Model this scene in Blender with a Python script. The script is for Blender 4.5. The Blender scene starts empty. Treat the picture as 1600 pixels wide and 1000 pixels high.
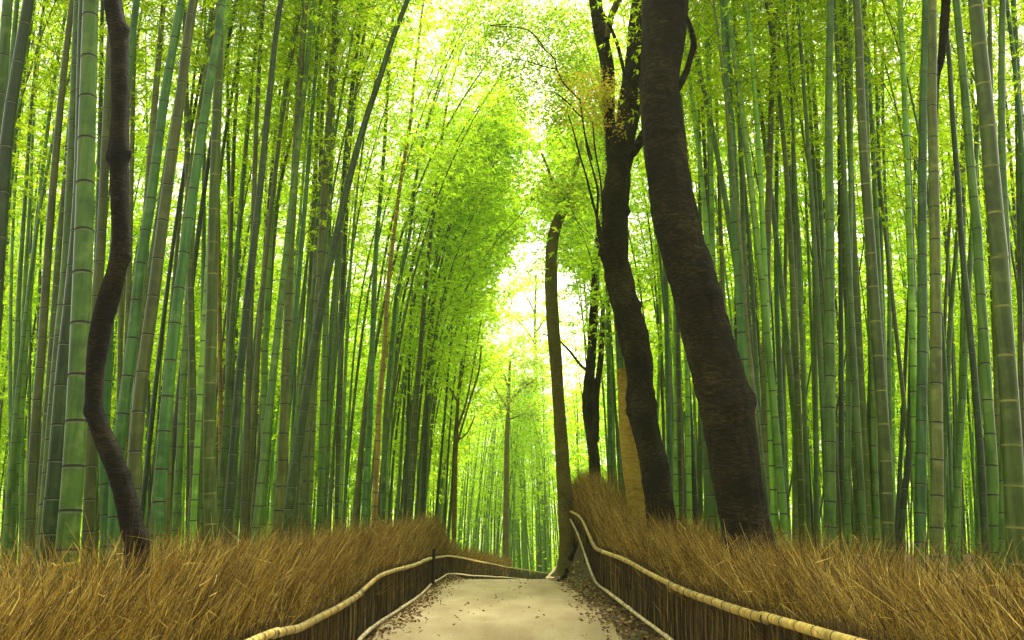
import bpy, math, random
import numpy as np
from mathutils import noise, Vector
R = math.radians
random.seed(7)
rng = np.random.default_rng(7)
scene = bpy.context.scene
col = scene.collection

# ------------------------------------------------------------------ camera
F = 1400.0                      # focal length in pixels of the 1600 px wide photograph
PITCH = math.atan(347 / F)
CAMZ = 1.2
cam = bpy.data.cameras.new('camera')
cam.sensor_width = 36.0
cam.lens = 36.0 * F / 1600
cam.clip_start = 0.05
cam.clip_end = 1200
co = bpy.data.objects.new('camera', cam)
col.objects.link(co)
co.location = (0, 0, CAMZ)
co.rotation_euler = (R(90) + PITCH, 0, 0)
scene.camera = co

# ------------------------------------------------------------------ sky, sun, exposure
SUN_EL, SUN_ROT = R(62), R(20)
w = bpy.data.worlds.new("World")
scene.world = w
w.use_nodes = True
nt = w.node_tree
bg = nt.nodes['Background']
sky = nt.nodes.new('ShaderNodeTexSky')
sky.sky_type = 'NISHITA'
sky.sun_disc = False
sky.sun_elevation = SUN_EL
sky.sun_rotation = SUN_ROT
sky.air_density = 1.0
sky.dust_density = 4.0
hs = nt.nodes.new('ShaderNodeHueSaturation')
hs.inputs['Saturation'].default_value = 0.15
nt.links.new(sky.outputs[0], hs.inputs['Color'])
wm = nt.nodes.new('ShaderNodeMix'); wm.data_type = 'RGBA'; wm.blend_type = 'MULTIPLY'
wm.inputs['Factor'].default_value = 1.0
wm.inputs[7].default_value = (1.0, .975, .76, 1)
nt.links.new(hs.outputs[0], wm.inputs[6])
nt.links.new(wm.outputs[2], bg.inputs['Color'])
bg.inputs['Strength'].default_value = 0.15
sl = bpy.data.lights.new('sun', 'SUN')
sl.energy = 1.5
sl.angle = R(18)
sl.color = (1.0, 0.95, 0.84)
so = bpy.data.objects.new('sun', sl)
col.objects.link(so)
sd = Vector((math.sin(SUN_ROT) * math.cos(SUN_EL), math.cos(SUN_ROT) * math.cos(SUN_EL), math.sin(SUN_EL)))
so.rotation_euler = sd.to_track_quat('Z', 'Y').to_euler()
scene.view_settings.view_transform = 'Standard'
scene.view_settings.look = 'None'
scene.view_settings.exposure = 2.02
scene.view_settings.gamma = 1.0
scene.render.engine = 'CYCLES'
cy = scene.cycles
cy.max_bounces = 8
cy.diffuse_bounces = 6
cy.glossy_bounces = 2
cy.transmission_bounces = 6
cy.transparent_max_bounces = 4
cy.caustics_reflective = False
cy.caustics_refractive = False
try:
    cy.use_denoising = True
    cy.denoiser = 'OPENIMAGEDENOISE'
except Exception:
    pass


# ------------------------------------------------------------------ helpers
CT, ST = math.cos(PITCH), math.sin(PITCH)


def P(px, py, Y):
    """photo pixel -> world point on the vertical plane y = Y"""
    u, v = (px - 800) / F, (500 - py) / F
    k = Y / (CT - v * ST)
    return np.array((u * k, Y, CAMZ + k * (v * CT + ST)))


def depth(p):
    return p[1] * CT + (p[2] - CAMZ) * ST


def proj(p):
    d = depth(p)
    vv = -p[1] * ST + (p[2] - CAMZ) * CT
    return 800 + F * p[0] / d, 500 - F * vv / d


def tag(o, label=None, cat=None, group=None, kind=None):
    if label: o['label'] = label
    if cat: o['category'] = cat
    if group: o['group'] = group
    if kind: o['kind'] = kind
    return o


def empty(name, loc, label, cat, group=None):
    o = bpy.data.objects.new(name, None)
    o.empty_display_size = 0.2
    o.location = loc
    col.objects.link(o)
    return tag(o, label, cat, group)


def mesh(name, V, Q, mats, parent=None, mi=None, smooth=False, T=None):
    """V (n,3), Q (m,4) quads; linked as one object, local to its parent's location"""
    V = np.asarray(V, dtype=np.float64)
    if parent is not None:
        V = V - np.array(parent.location)
    Q = np.asarray(Q, dtype=np.int32)
    me = bpy.data.meshes.new(name)
    me.vertices.add(len(V))
    me.vertices.foreach_set('co', V.astype(np.float32).ravel())
    me.loops.add(Q.size)
    me.loops.foreach_set('vertex_index', Q.ravel())
    me.polygons.add(len(Q))
    me.polygons.foreach_set('loop_start', np.arange(0, Q.size, 4, dtype=np.int32))
    try:
        me.polygons.foreach_set('loop_total', np.full(len(Q), 4, dtype=np.int32))
    except Exception:
        pass
    for m in (mats if isinstance(mats, (list, tuple)) else [mats]):
        me.materials.append(m)
    if mi is not None:
        me.polygons.foreach_set('material_index', np.asarray(mi, dtype=np.int32))
    me.polygons.foreach_set('use_smooth', np.full(len(Q), bool(smooth)))
    me.update(calc_edges=True)
    o = bpy.data.objects.new(name, me)
    col.objects.link(o)
    if parent is not None:
        o.parent = parent
    return o


def spline(pts, n=None, step=0.1):
    """Catmull-Rom through pts (k, d); resampled evenly"""
    pts = np.asarray(pts, float)
    if len(pts) == 2:
        out = pts[0] + (pts[1] - pts[0]) * np.linspace(0, 1, 12)[:, None]
    else:
        p = np.vstack([2 * pts[0] - pts[1], pts, 2 * pts[-1] - pts[-2]])
        out = []
        t = np.linspace(0, 1, 10, endpoint=False)[:, None]
        for i in range(1, len(p) - 2):
            a, b, c, d = p[i - 1], p[i], p[i + 1], p[i + 2]
            out.append(0.5 * ((2 * b) + (c - a) * t + (2 * a - 5 * b + 4 * c - d) * t ** 2 + (3 * b - a - 3 * c + d) * t ** 3))
        out = np.vstack(out + [pts[-1:]])
    L = np.r_[0, np.cumsum(np.linalg.norm(np.diff(out[:, :3], axis=0), axis=1))]
    if n is None:
        n = max(3, int(L[-1] / step) + 1)
    s = np.linspace(0, L[-1], n)
    return np.stack([np.interp(s, L, out[:, k]) for k in range(out.shape[1])], 1)


def frames(C):
    T = np.gradient(C, axis=0)
    T /= np.linalg.norm(T, axis=1)[:, None] + 1e-12
    ref = np.array((0., 1., 0.)) if abs(T[:, 1]).max() < 0.9 else np.array((0., 0., 1.))
    if abs(T @ ref).max() > 0.95:
        ref = np.array((1., 0., 0.))
    A = np.cross(ref, T)
    A /= np.linalg.norm(A, axis=1)[:, None] + 1e-12
    B = np.cross(T, A)
    return T, A, B


def tube(C, rad, seg=8, disp=None):
    C = np.asarray(C, float)
    n = len(C)
    rad = np.broadcast_to(rad, (n,))
    T, A, B = frames(C)
    th = np.linspace(0, 2 * math.pi, seg, endpoint=False)
    rr = rad[:, None] * np.ones(seg)
    if disp is not None:
        rr = rr * disp
    V = C[:, None] + rr[..., None] * (np.cos(th)[None, :, None] * A[:, None] + np.sin(th)[None, :, None] * B[:, None])
    V = V.reshape(-1, 3)
    i = np.arange(n - 1)[:, None] * seg
    j = np.arange(seg)[None]
    k = (j + 1) % seg
    Q = np.stack([i + j, i + k, i + seg + k, i + seg + j], -1).reshape(-1, 4)
    return V, Q


class MB:
    def __init__(s):
        s.V, s.Q, s.M, s.n = [], [], [], 0

    def add(s, V, Q, mi=0):
        s.V.append(V); s.Q.append(np.asarray(Q) + s.n)
        s.M.append(np.full(len(Q), mi) if np.isscalar(mi) else np.asarray(mi))
        s.n += len(V)
        return s

    def build(s, name, mats, parent=None, smooth=False):
        return mesh(name, np.vstack(s.V), np.vstack(s.Q), mats, parent, np.concatenate(s.M), smooth)


def blades(base, tip, width, normal_jit=1.0, mid=None):
    """flat rhombic leaves or ribbons: arrays of base and tip points"""
    d = tip - base
    rnd = rng.normal(size=d.shape)
    side = np.cross(d, rnd)
    side /= np.linalg.norm(side, axis=1)[:, None] + 1e-9
    m = base + d * 0.42
    wv = side * (width[:, None] / 2)
    V = np.stack([base, m + wv, tip, m - wv], 1).reshape(-1, 3)
    Q = np.arange(len(V)).reshape(-1, 4)
    return V, Q


def ribbons(p0, p1, p2, width):
    """bent twigs: three point curve as a strip of two quads each"""
    d = p2 - p0
    side = np.cross(d, rng.normal(size=d.shape))
    side /= np.linalg.norm(side, axis=1)[:, None] + 1e-9
    wv = side * (width[:, None] / 2)
    V = np.stack([p0 - wv, p0 + wv, p1 - wv * .8, p1 + wv * .8, p2 - wv * .25, p2 + wv * .25], 1).reshape(-1, 3)
    b = (np.arange(len(p0)) * 6)[:, None]
    Q = np.concatenate([b + np.array([[0, 1, 3, 2]]), b + np.array([[2, 3, 5, 4]])], 1).reshape(-1, 4)
    return V, Q


# ------------------------------------------------------------------ materials
def newmat(name):
    m = bpy.data.materials.new(name)
    m.use_nodes = True
    t = m.node_tree
    return m, t, t.nodes['Principled BSDF'], t.nodes, t.links


def ramp(nodes, stops):
    r = nodes.new('ShaderNodeValToRGB')
    e = r.color_ramp.elements
    while len(e) < len(stops):
        e.new(0.5)
    for k, (p, c) in enumerate(stops):
        e[k].position = p
        e[k].color = (*c, 1)
    return r


def culm_mat(name, a, b, c, rough=0.38):
    """bamboo skin: long vertical streaks, pale blotches, per-object tint"""
    m, t, p, N, L = newmat(name)
    tc = N.new('ShaderNodeNewGeometry')
    mp = N.new('ShaderNodeMapping'); mp.inputs['Scale'].default_value = (22, 22, 0.9)
    L.new(tc.outputs['Position'], mp.inputs['Vector'])
    n1 = N.new('ShaderNodeTexNoise'); n1.inputs['Scale'].default_value = 1.0; n1.inputs['Detail'].default_value = 5
    L.new(mp.outputs[0], n1.inputs['Vector'])
    r1 = ramp(N, [(0.3, a), (0.52, b), (0.75, c)])
    L.new(n1.outputs['Fac'], r1.inputs[0])
    n2 = N.new('ShaderNodeTexNoise'); n2.inputs['Scale'].default_value = 7; n2.inputs['Detail'].default_value = 6
    L.new(tc.outputs['Position'], n2.inputs['Vector'])
    r2 = ramp(N, [(0.56, (0, 0, 0)), (0.74, (0.5, 0.5, 0.5))])
    L.new(n2.outputs['Fac'], r2.inputs[0])
    mx = N.new('ShaderNodeMix'); mx.data_type = 'RGBA'
    L.new(r2.outputs[0], mx.inputs['Factor'])
    L.new(r1.outputs[0], mx.inputs[6])
    mx.inputs[7].default_value = (c[0] * 1.5 + .03, c[1] * 1.3 + .03, c[2] * 1.3 + .03, 1)
    oi = N.new('ShaderNodeObjectInfo')
    h = N.new('ShaderNodeHueSaturation')
    mr = N.new('ShaderNodeMapRange'); mr.inputs['To Min'].default_value = 0.7; mr.inputs['To Max'].default_value = 1.35
    L.new(oi.outputs['Random'], mr.inputs['Value'])
    L.new(mr.outputs[0], h.inputs['Value'])
    n4 = N.new('ShaderNodeTexNoise'); n4.inputs['Scale'].default_value = 2.6; n4.inputs['Detail'].default_value = 7; n4.inputs['Roughness'].default_value = .65
    L.new(tc.outputs['Position'], n4.inputs['Vector'])
    r4 = ramp(N, [(.34, (.52, .55, .45)), (.52, (1, 1, 1)), (.7, (1.0, .98, .9))])
    L.new(n4.outputs['Fac'], r4.inputs[0])
    mu = N.new('ShaderNodeMix'); mu.data_type = 'RGBA'; mu.blend_type = 'MULTIPLY'; mu.inputs['Factor'].default_value = 1
    L.new(mx.outputs[2], mu.inputs[6]); L.new(r4.outputs[0], mu.inputs[7])
    L.new(mu.outputs[2], h.inputs['Color'])
    L.new(h.outputs[0], p.inputs['Base Color'])
    p.inputs['Roughness'].default_value = rough
    p.inputs['Specular IOR Level'].default_value = 0.28
    bp = N.new('ShaderNodeBump'); bp.inputs['Strength'].default_value = 0.12; bp.inputs['Distance'].default_value = 0.01
    L.new(n1.outputs['Fac'], bp.inputs['Height'])
    L.new(bp.outputs[0], p.inputs['Normal'])
    return m


def plain(name, c, rough=0.7):
    m, t, p, N, L = newmat(name)
    n = N.new('ShaderNodeTexNoise'); n.inputs['Scale'].default_value = 18; n.inputs['Detail'].default_value = 4
    g = N.new('ShaderNodeNewGeometry'); L.new(g.outputs['Position'], n.inputs['Vector'])
    r = ramp(N, [(0.3, tuple(x * .65 for x in c)), (0.7, tuple(min(1, x * 1.3) for x in c))])
    L.new(n.outputs['Fac'], r.inputs[0]); L.new(r.outputs[0], p.inputs['Base Color'])
    p.inputs['Roughness'].default_value = rough
    return m


def leaf_mat(name, stops, tstops, mixf=0.62):
    m, t, p, N, L = newmat(name)
    N.remove(p)
    out = N['Material Output']
    g = N.new('ShaderNodeNewGeometry')
    r = ramp(N, stops); L.new(g.outputs['Random Per Island'], r.inputs[0])
    rt = ramp(N, tstops); L.new(g.outputs['Random Per Island'], rt.inputs[0])
    d = N.new('ShaderNodeBsdfDiffuse'); L.new(r.outputs[0], d.inputs[0])
    tr = N.new('ShaderNodeBsdfTranslucent'); L.new(rt.outputs[0], tr.inputs[0])
    mx = N.new('ShaderNodeMixShader'); mx.inputs[0].default_value = mixf
    L.new(d.outputs[0], mx.inputs[1]); L.new(tr.outputs[0], mx.inputs[2])
    L.new(mx.outputs[0], out.inputs[0])
    return m


def island_mat(name, stops, rough=0.75):
    m, t, p, N, L = newmat(name)
    g = N.new('ShaderNodeNewGeometry')
    r = ramp(N, stops); L.new(g.outputs['Random Per Island'], r.inputs[0])
    L.new(r.outputs[0], p.inputs['Base Color'])
    p.inputs['Roughness'].default_value = rough
    p.inputs['Specular IOR Level'].default_value = 0.25
    return m


def bark_mat(name, a, b, c, scale=1.0):
    m, t, p, N, L = newmat(name)
    g = N.new('ShaderNodeNewGeometry')
    mp = N.new('ShaderNodeMapping'); mp.inputs['Scale'].default_value = (12 * scale, 12 * scale, 38 * scale)
    L.new(g.outputs['Position'], mp.inputs['Vector'])
    n1 = N.new('ShaderNodeTexNoise'); n1.inputs['Scale'].default_value = 1; n1.inputs['Detail'].default_value = 8; n1.inputs['Roughness'].default_value = .7
    n1.inputs['Distortion'].default_value = 0.6
    L.new(mp.outputs[0], n1.inputs['Vector'])
    n2 = N.new('ShaderNodeTexNoise'); n2.inputs['Scale'].default_value = 2.2 * scale; n2.inputs['Detail'].default_value = 5
    L.new(g.outputs['Position'], n2.inputs['Vector'])
    mm = N.new('ShaderNodeMath'); mm.operation = 'ADD'
    L.new(n1.outputs['Fac'], mm.inputs[0]); L.new(n2.outputs['Fac'], mm.inputs[1])
    m2 = N.new('ShaderNodeMath'); m2.operation = 'MULTIPLY'; m2.inputs[1].default_value = 0.5
    L.new(mm.outputs[0], m2.inputs[0])
    ms = N.new('ShaderNodeMath'); ms.operation = 'MULTIPLY'; ms.inputs[1].default_value = 1.3
    L.new(n1.outputs['Fac'], ms.inputs[0]); L.new(ms.outputs[0], mm.inputs[0])
    m3 = N.new('ShaderNodeMath'); m3.operation = 'MULTIPLY'; m3.inputs[1].default_value = .7
    L.new(n2.outputs['Fac'], m3.inputs[0]); L.new(m3.outputs[0], mm.inputs[1])
    r = ramp(N, [(0.37, a), (0.51, b), (0.67, c)])
    L.new(m2.outputs[0], r.inputs[0]); L.new(r.outputs[0], p.inputs['Base Color'])
    p.inputs['Roughness'].default_value = 0.85
    p.inputs['Specular IOR Level'].default_value = 0.2
    bp = N.new('ShaderNodeBump'); bp.inputs['Strength'].default_value = 1.0; bp.inputs['Distance'].default_value = 0.06
    L.new(n1.outputs['Fac'], bp.inputs['Height']); L.new(bp.outputs[0], p.inputs['Normal'])
    return m


M = {}
M['G'] = culm_mat('culm_green', (.034, .090, .006), (.062, .142, .013), (.105, .195, .026))
M['B'] = culm_mat('culm_blue_green', (.026, .098, .014), (.050, .150, .024), (.090, .205, .042))
M['T'] = culm_mat('culm_khaki', (.045, .066, .009), (.076, .102, .013), (.118, .150, .024))
M['O'] = culm_mat('culm_olive', (.028, .052, .004), (.050, .086, .006), (.085, .130, .011))
M['Y'] = culm_mat('culm_yellow', (.15, .10, .014), (.24, .17, .024), (.34, .26, .05))
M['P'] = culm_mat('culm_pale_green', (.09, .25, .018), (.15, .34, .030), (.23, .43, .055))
M['D'] = culm_mat('culm_dark', (.010, .028, .004), (.020, .048, .006), (.038, .078, .010))
M['node_dark'] = plain('node_dark_ring', (.012, .014, .007), .8)  # dark band of the node, the bamboo's own colour
M['node_pale'] = plain('node_wax', (.10, .13, .05), .7)
M['node_light'] = plain('node_light_ring', (.17, .19, .035), .7)
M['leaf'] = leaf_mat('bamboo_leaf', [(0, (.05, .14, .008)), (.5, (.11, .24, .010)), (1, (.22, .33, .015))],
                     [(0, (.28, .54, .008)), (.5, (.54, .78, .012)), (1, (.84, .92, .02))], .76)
M['leaf_far'] = leaf_mat('sun_painted_leaf', [(0, (.09, .22, .012)), (.5, (.17, .33, .018)), (1, (.32, .42, .03))],
                         [(0, (.38, .69, .012)), (.5, (.57, .85, .02)), (1, (.82, .95, .05))], .7)  # brighter copy of the bamboo leaf, sunlight put into the colour
M['leaf_broad'] = leaf_mat('broad_leaf', [(0, (.035, .09, .012)), (.6, (.08, .17, .02)), (1, (.20, .22, .03))],
                           [(0, (.18, .40, .02)), (.6, (.40, .62, .03)), (1, (.70, .66, .06))], .55)
M['twig'] = plain('twig', (.05, .055, .018), .8)
M['bark'] = bark_mat('dark_bark', (.003, .0022, .001), (.014, .010, .0035), (.080, .064, .018), 1.0)
M['bark_brown'] = bark_mat('brown_bark', (.003, .002, .001), (.010, .007, .0025), (.060, .044, .010), 1.4)
M['bark_olive'] = bark_mat('olive_bark', (.06, .05, .010), (.13, .11, .022), (.20, .17, .04))
M['bark_ochre'] = bark_mat('ochre_bark', (.14, .10, .012), (.34, .245, .03), (.48, .37, .07), .6)
M['brush'] = island_mat('dry_brush', [(0, (.010, .006, .0015)), (.30, (.045, .026, .004)), (.54, (.20, .122, .010)), (.75, (.42, .27, .026)), (.91, (.70, .54, .15))])
_t = M['brush'].node_tree; _N, _L = _t.nodes, _t.links
_g = [n_ for n_ in _N if n_.type == 'NEW_GEOMETRY'][0]; _r = [n_ for n_ in _N if n_.type == 'VALTORGB'][0]
_n = _N.new('ShaderNodeTexNoise'); _n.inputs['Scale'].default_value = 3.2; _n.inputs['Detail'].default_value = 4
_L.new(_g.outputs['Position'], _n.inputs['Vector'])
_m = _N.new('ShaderNodeMix'); _m.data_type = 'FLOAT'; _m.inputs['Factor'].default_value = .18
_L.new(_g.outputs['Random Per Island'], _m.inputs[2]); _L.new(_n.outputs['Fac'], _m.inputs[3])
_L.new(_m.outputs[0], _r.inputs[0])
M['panel'] = island_mat('fence_twig', [(0, (.012, .008, .003)), (.45, (.055, .036, .010)), (.85, (.14, .095, .028)), (1, (.26, .19, .06))])
M['litter'] = island_mat('dead_leaf', [(0, (.05, .028, .009)), (.35, (.16, .09, .028)), (.7, (.32, .21, .07)), (1, (.52, .41, .18))])
M['rail'] = culm_mat('rail_bamboo', (.24, .15, .03), (.42, .30, .07), (.60, .47, .18), .45)
M['rail_pale'] = culm_mat('rail_weathered', (.36, .29, .16), (.52, .43, .25), (.68, .60, .40), .6)
M['post'] = plain('dark_post', (.020, .013, .008), .9)
M['rope'] = plain('black_rope', (.010, .008, .006), .9)

# ------------------------------------------------------------------ terrain
# left fence control: photo x, rail top y, rail bottom y, distance
LF = [(410, 995, None, 7.6), (460, 982, None, 8.8), (500, 962, None, 9.9), (537, 942, None, 11.0), (562, 925, 1000, 12.2),
      (590, 901, 976, 13.0), (625, 889, 953, 15.2), (650, 881, 936, 18.0), (672, 873, 915, 22.5), (690, 870, 903, 26.5), (702, 869, 898, 30.0),
      (735, 875, 900.5, 37), (770, 882, 902.5, 45), (800, 888, 904, 54), (835, 893, 908, 58), (872, 898, 912, 61)]
RF = [(1320, 1000, None, 5.3), (1200, 966, None, 6.9), (1110, 937, None, 8.8), (1045, 911, 1000, 11.0), (1000, 887, 965, 12.8),
      (975, 873, 946, 14.3), (950, 864, 926, 16.5), (933, 857, 911, 18.8), (922, 834, 885, 20.5), (913, 815, 858, 22.3), (905, 806, 836, 24.2), (894, 800, 814, 26.0)]


def fence_pts(ctrl, xs, near):
    top = [np.array(q) for q in near[0]]
    bot = [np.array(q) for q in near[1]]
    for px, yt, yb, D in ctrl:
        a = P(px, yt, D)
        top.append(a)
        if yb is None:
            bot.append(a - np.array((0, 0, .68)))
        else:
            b = P(px, yb, D); b[0] = a[0]
            bot.append(b)
    return np.array(top), np.array(bot)


LT, LB = fence_pts(LF, 0, ([(-2.05, 1.0, .36), (-2.1, 4.5, .36)], [(-2.05, 1.0, -.32), (-2.1, 4.5, -.32)]))
RT, RB = fence_pts(RF, 0, ([(1.95, .5, .62), (1.95, 3.0, .62)], [(1.95, .5, -.06), (1.95, 3.0, -.06)]))


def sstep(t):
    t = np.clip(t, 0, 1)
    return t * t * (3 - 2 * t)


def ground(x, y):
    x = np.asarray(x, float); y = np.asarray(y, float)
    gl = np.interp(y, np.r_[-60, LB[:11, 1], 37, 45, 54, 61, 80, 140], np.r_[-.32, LB[:11, 2] - .03, LB[11, 2], LB[12, 2], LB[13, 2], LB[15, 2], -1.9, -2.2])
    gr = np.interp(y, np.r_[-60, RB[:, 1], 30, 40, 55, 80], np.r_[-.06, RB[:, 2] - .02, 1.35, .4, -.9, -1.9])
    pz = [P(790, yy, D_)[2] for yy, D_ in ((915, 22.5), (908.5, 26), (905.5, 30), (906, 34), (907, 38), (909, 45), (911, 54), (915, 61))]
    gp = np.interp(y, np.r_[-60, LB[:8, 1], 22.5, 26, 30, 34, 38, 45, 54, 61, 80, 140], np.r_[-.32, LB[:8, 2] - .03, pz, -2.2, -2.5])
    ml = sstep((-x - 1.75) / .35) * np.where(y < 34, 1, 0)
    gl = gp + (gl - gp) * ml
    m = sstep((x - 1.35) / 0.62)
    m2 = sstep((x - 1.42) / 0.72)
    mm = np.where(y < 16, m, m2)
    far = 1 - sstep((x - 3.0) / 6.0) * .55          # the bank sinks again into the grove
    gr2 = gl + (gr - gl) * far
    z = gl + (gr2 - gl) * mm
    z = z + np.where(x < -2.4, sstep((-x - 2.4) / 3) * .18, 0)
    return z


def grid(name, xs, ys, mat, dz=0.0, xoff=None):
    X, Yg = np.meshgrid(xs, ys)
    if xoff is not None:
        X = X + xoff(Yg)
    Z = ground(X, Yg) + dz
    V = np.stack([X, Yg, Z], -1).reshape(-1, 3)
    n, mcol = X.shape
    i = np.arange(n - 1)[:, None] * mcol; j = np.arange(mcol - 1)[None]
    Q = np.stack([i + j, i + j + 1, i + mcol + j + 1, i + mcol + j], -1).reshape(-1, 4)
    return mesh(name, V, Q, mat, smooth=True)


m, t, p, N, L = newmat('soil')
g = N.new('ShaderNodeNewGeometry')
n1 = N.new('ShaderNodeTexNoise'); n1.inputs['Scale'].default_value = 9; n1.inputs['Detail'].default_value = 8; n1.inputs['Roughness'].default_value = .7
L.new(g.outputs['Position'], n1.inputs['Vector'])
r = ramp(N, [(.35, (.035, .022, .009)), (.55, (.10, .065, .024)), (.72, (.20, .14, .05))])
L.new(n1.outputs['Fac'], r.inputs[0])
n3 = N.new('ShaderNodeTexNoise'); n3.inputs['Scale'].default_value = 1.7; n3.inputs['Detail'].default_value = 5
L.new(g.outputs['Position'], n3.inputs['Vector'])
r3 = ramp(N, [(.5, (0, 0, 0)), (.64, (.75, .75, .75))]); L.new(n3.outputs['Fac'], r3.inputs[0])
mx = N.new('ShaderNodeMix'); mx.data_type = 'RGBA'
L.new(r3.outputs[0], mx.inputs['Factor']); L.new(r.outputs[0], mx.inputs[6]); mx.inputs[7].default_value = (.055, .075, .014, 1)
L.new(mx.outputs[2], p.inputs['Base Color'])
p.inputs['Roughness'].default_value = .95
bp = N.new('ShaderNodeBump'); bp.inputs['Strength'].default_value = .8; bp.inputs['Distance'].default_value = .05
L.new(n1.outputs['Fac'], bp.inputs['Height']); L.new(bp.outputs[0], p.inputs['Normal'])
M['soil'] = m
xs = np.r_[-500, -200, -90, -50, -30, -20, -14, -9, -6, -4, -3, np.arange(-2.6, 3.01, .12), 3.5, 4, 5, 6, 8, 10, 14, 20, 30, 50, 90, 200, 500]
ys = np.r_[-60, -30, -12, -4, np.arange(0, 34, .3), np.arange(34, 70, 1.0), 75, 85, 100, 140, 250, 600]
tag(grid('ground', xs, ys, M['soil']), kind='structure')

m, t, p, N, L = newmat('path_dirt')
g = N.new('ShaderNodeNewGeometry')
mp = N.new('ShaderNodeMapping'); mp.inputs['Scale'].default_value = (1.0, .35, 1); L.new(g.outputs['Position'], mp.inputs['Vector'])
n1 = N.new('ShaderNodeTexNoise'); n1.inputs['Scale'].default_value = 1.3; n1.inputs['Detail'].default_value = 8; n1.inputs['Roughness'].default_value = .6
L.new(mp.outputs[0], n1.inputs['Vector'])
n2 = N.new('ShaderNodeTexNoise'); n2.inputs['Scale'].default_value = 60; n2.inputs['Detail'].default_value = 4
L.new(g.outputs['Position'], n2.inputs['Vector'])
r = ramp(N, [(.3, (.28, .205, .095)), (.5, (.39, .30, .155)), (.7, (.50, .41, .235))]); L.new(n1.outputs['Fac'], r.inputs[0])
r2 = ramp(N, [(.3, (.60, .57, .52)), (.58, (1, 1, 1))]); L.new(n2.outputs['Fac'], r2.inputs[0])
mx = N.new('ShaderNodeMix'); mx.data_type = 'RGBA'; mx.blend_type = 'MULTIPLY'; mx.inputs['Factor'].default_value = .8
L.new(r.outputs[0], mx.inputs[6]); L.new(r2.outputs[0], mx.inputs[7]); L.new(mx.outputs[2], p.inputs['Base Color'])
p.inputs['Roughness'].default_value = .9
bp = N.new('ShaderNodeBump'); bp.inputs['Strength'].default_value = .3; bp.inputs['Distance'].default_value = .02
L.new(n2.outputs['Fac'], bp.inputs['Height']); L.new(bp.outputs[0], p.inputs['Normal'])
M['path'] = m


def bend(y):
    return np.where(y > 31, ((y - 31) / 25.0) ** 2 * 6.5, 0)


tag(grid('path', np.linspace(-1.84, 1.40, 28), np.arange(-6, 66, .3), M['path'], .012,
         lambda y: bend(y) + .03 * np.sin(y * 1.7) + .02 * np.sin(y * 4.1)), kind='structure')


# ------------------------------------------------------------------ bamboo plants
def culm_mesh(C, r0, r1, mat, near, parent, lightring=False, seed=0):
    """tapered culm with swollen node rings"""
    rs = random.Random(seed)
    Lc = np.r_[0, np.cumsum(np.linalg.norm(np.diff(C, axis=0), axis=1))]
    tot = Lc[-1]
    rn = lambda s: r0 + (r1 - r0) * (s / tot) ** 1.15
    s = rs.uniform(.0, .2)
    S, Rr, Mi = [0.0], [rn(0)], []
    base = 2.6 * r0 * rs.uniform(.85, 1.15)
    sp0 = .12 + base * .5
    while s < tot - .05:
        fr = s / tot
        k = r0 * (1 - .55 * fr) / .065
        hb = .0075 * max(.6, k)
        rr = rn(s)
        if near:
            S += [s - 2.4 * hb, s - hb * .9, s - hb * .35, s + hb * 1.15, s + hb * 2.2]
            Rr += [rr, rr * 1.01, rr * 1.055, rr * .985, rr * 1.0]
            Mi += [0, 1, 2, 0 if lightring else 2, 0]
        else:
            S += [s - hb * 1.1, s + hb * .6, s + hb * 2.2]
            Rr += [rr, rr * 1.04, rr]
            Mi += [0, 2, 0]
        # internodes: short near the foot, long in the middle, shorter again at the top
        s += (sp0 + .17 * sstep(np.array(fr * 5.5)) - .12 * sstep(np.array((fr - .6) / .4))) * rs.uniform(.92, 1.08)
    S.append(tot); Rr.append(r1); Mi.append(0)
    S = np.maximum.accumulate(np.array(S) + np.arange(len(S)) * 1e-6)
    CC = np.stack([np.interp(S, Lc, C[:, k]) for k in range(3)], 1)
    sg = 14 if near else 7
    V, Q = tube(CC, np.array(Rr), sg)
    mi = np.repeat(np.array(Mi), sg)
    if lightring:
        mats = [mat, M['node_light'], M['node_light']]
    else:
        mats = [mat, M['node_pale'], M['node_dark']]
    return mesh('culm', V, Q, mats, parent, mi, True)


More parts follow.
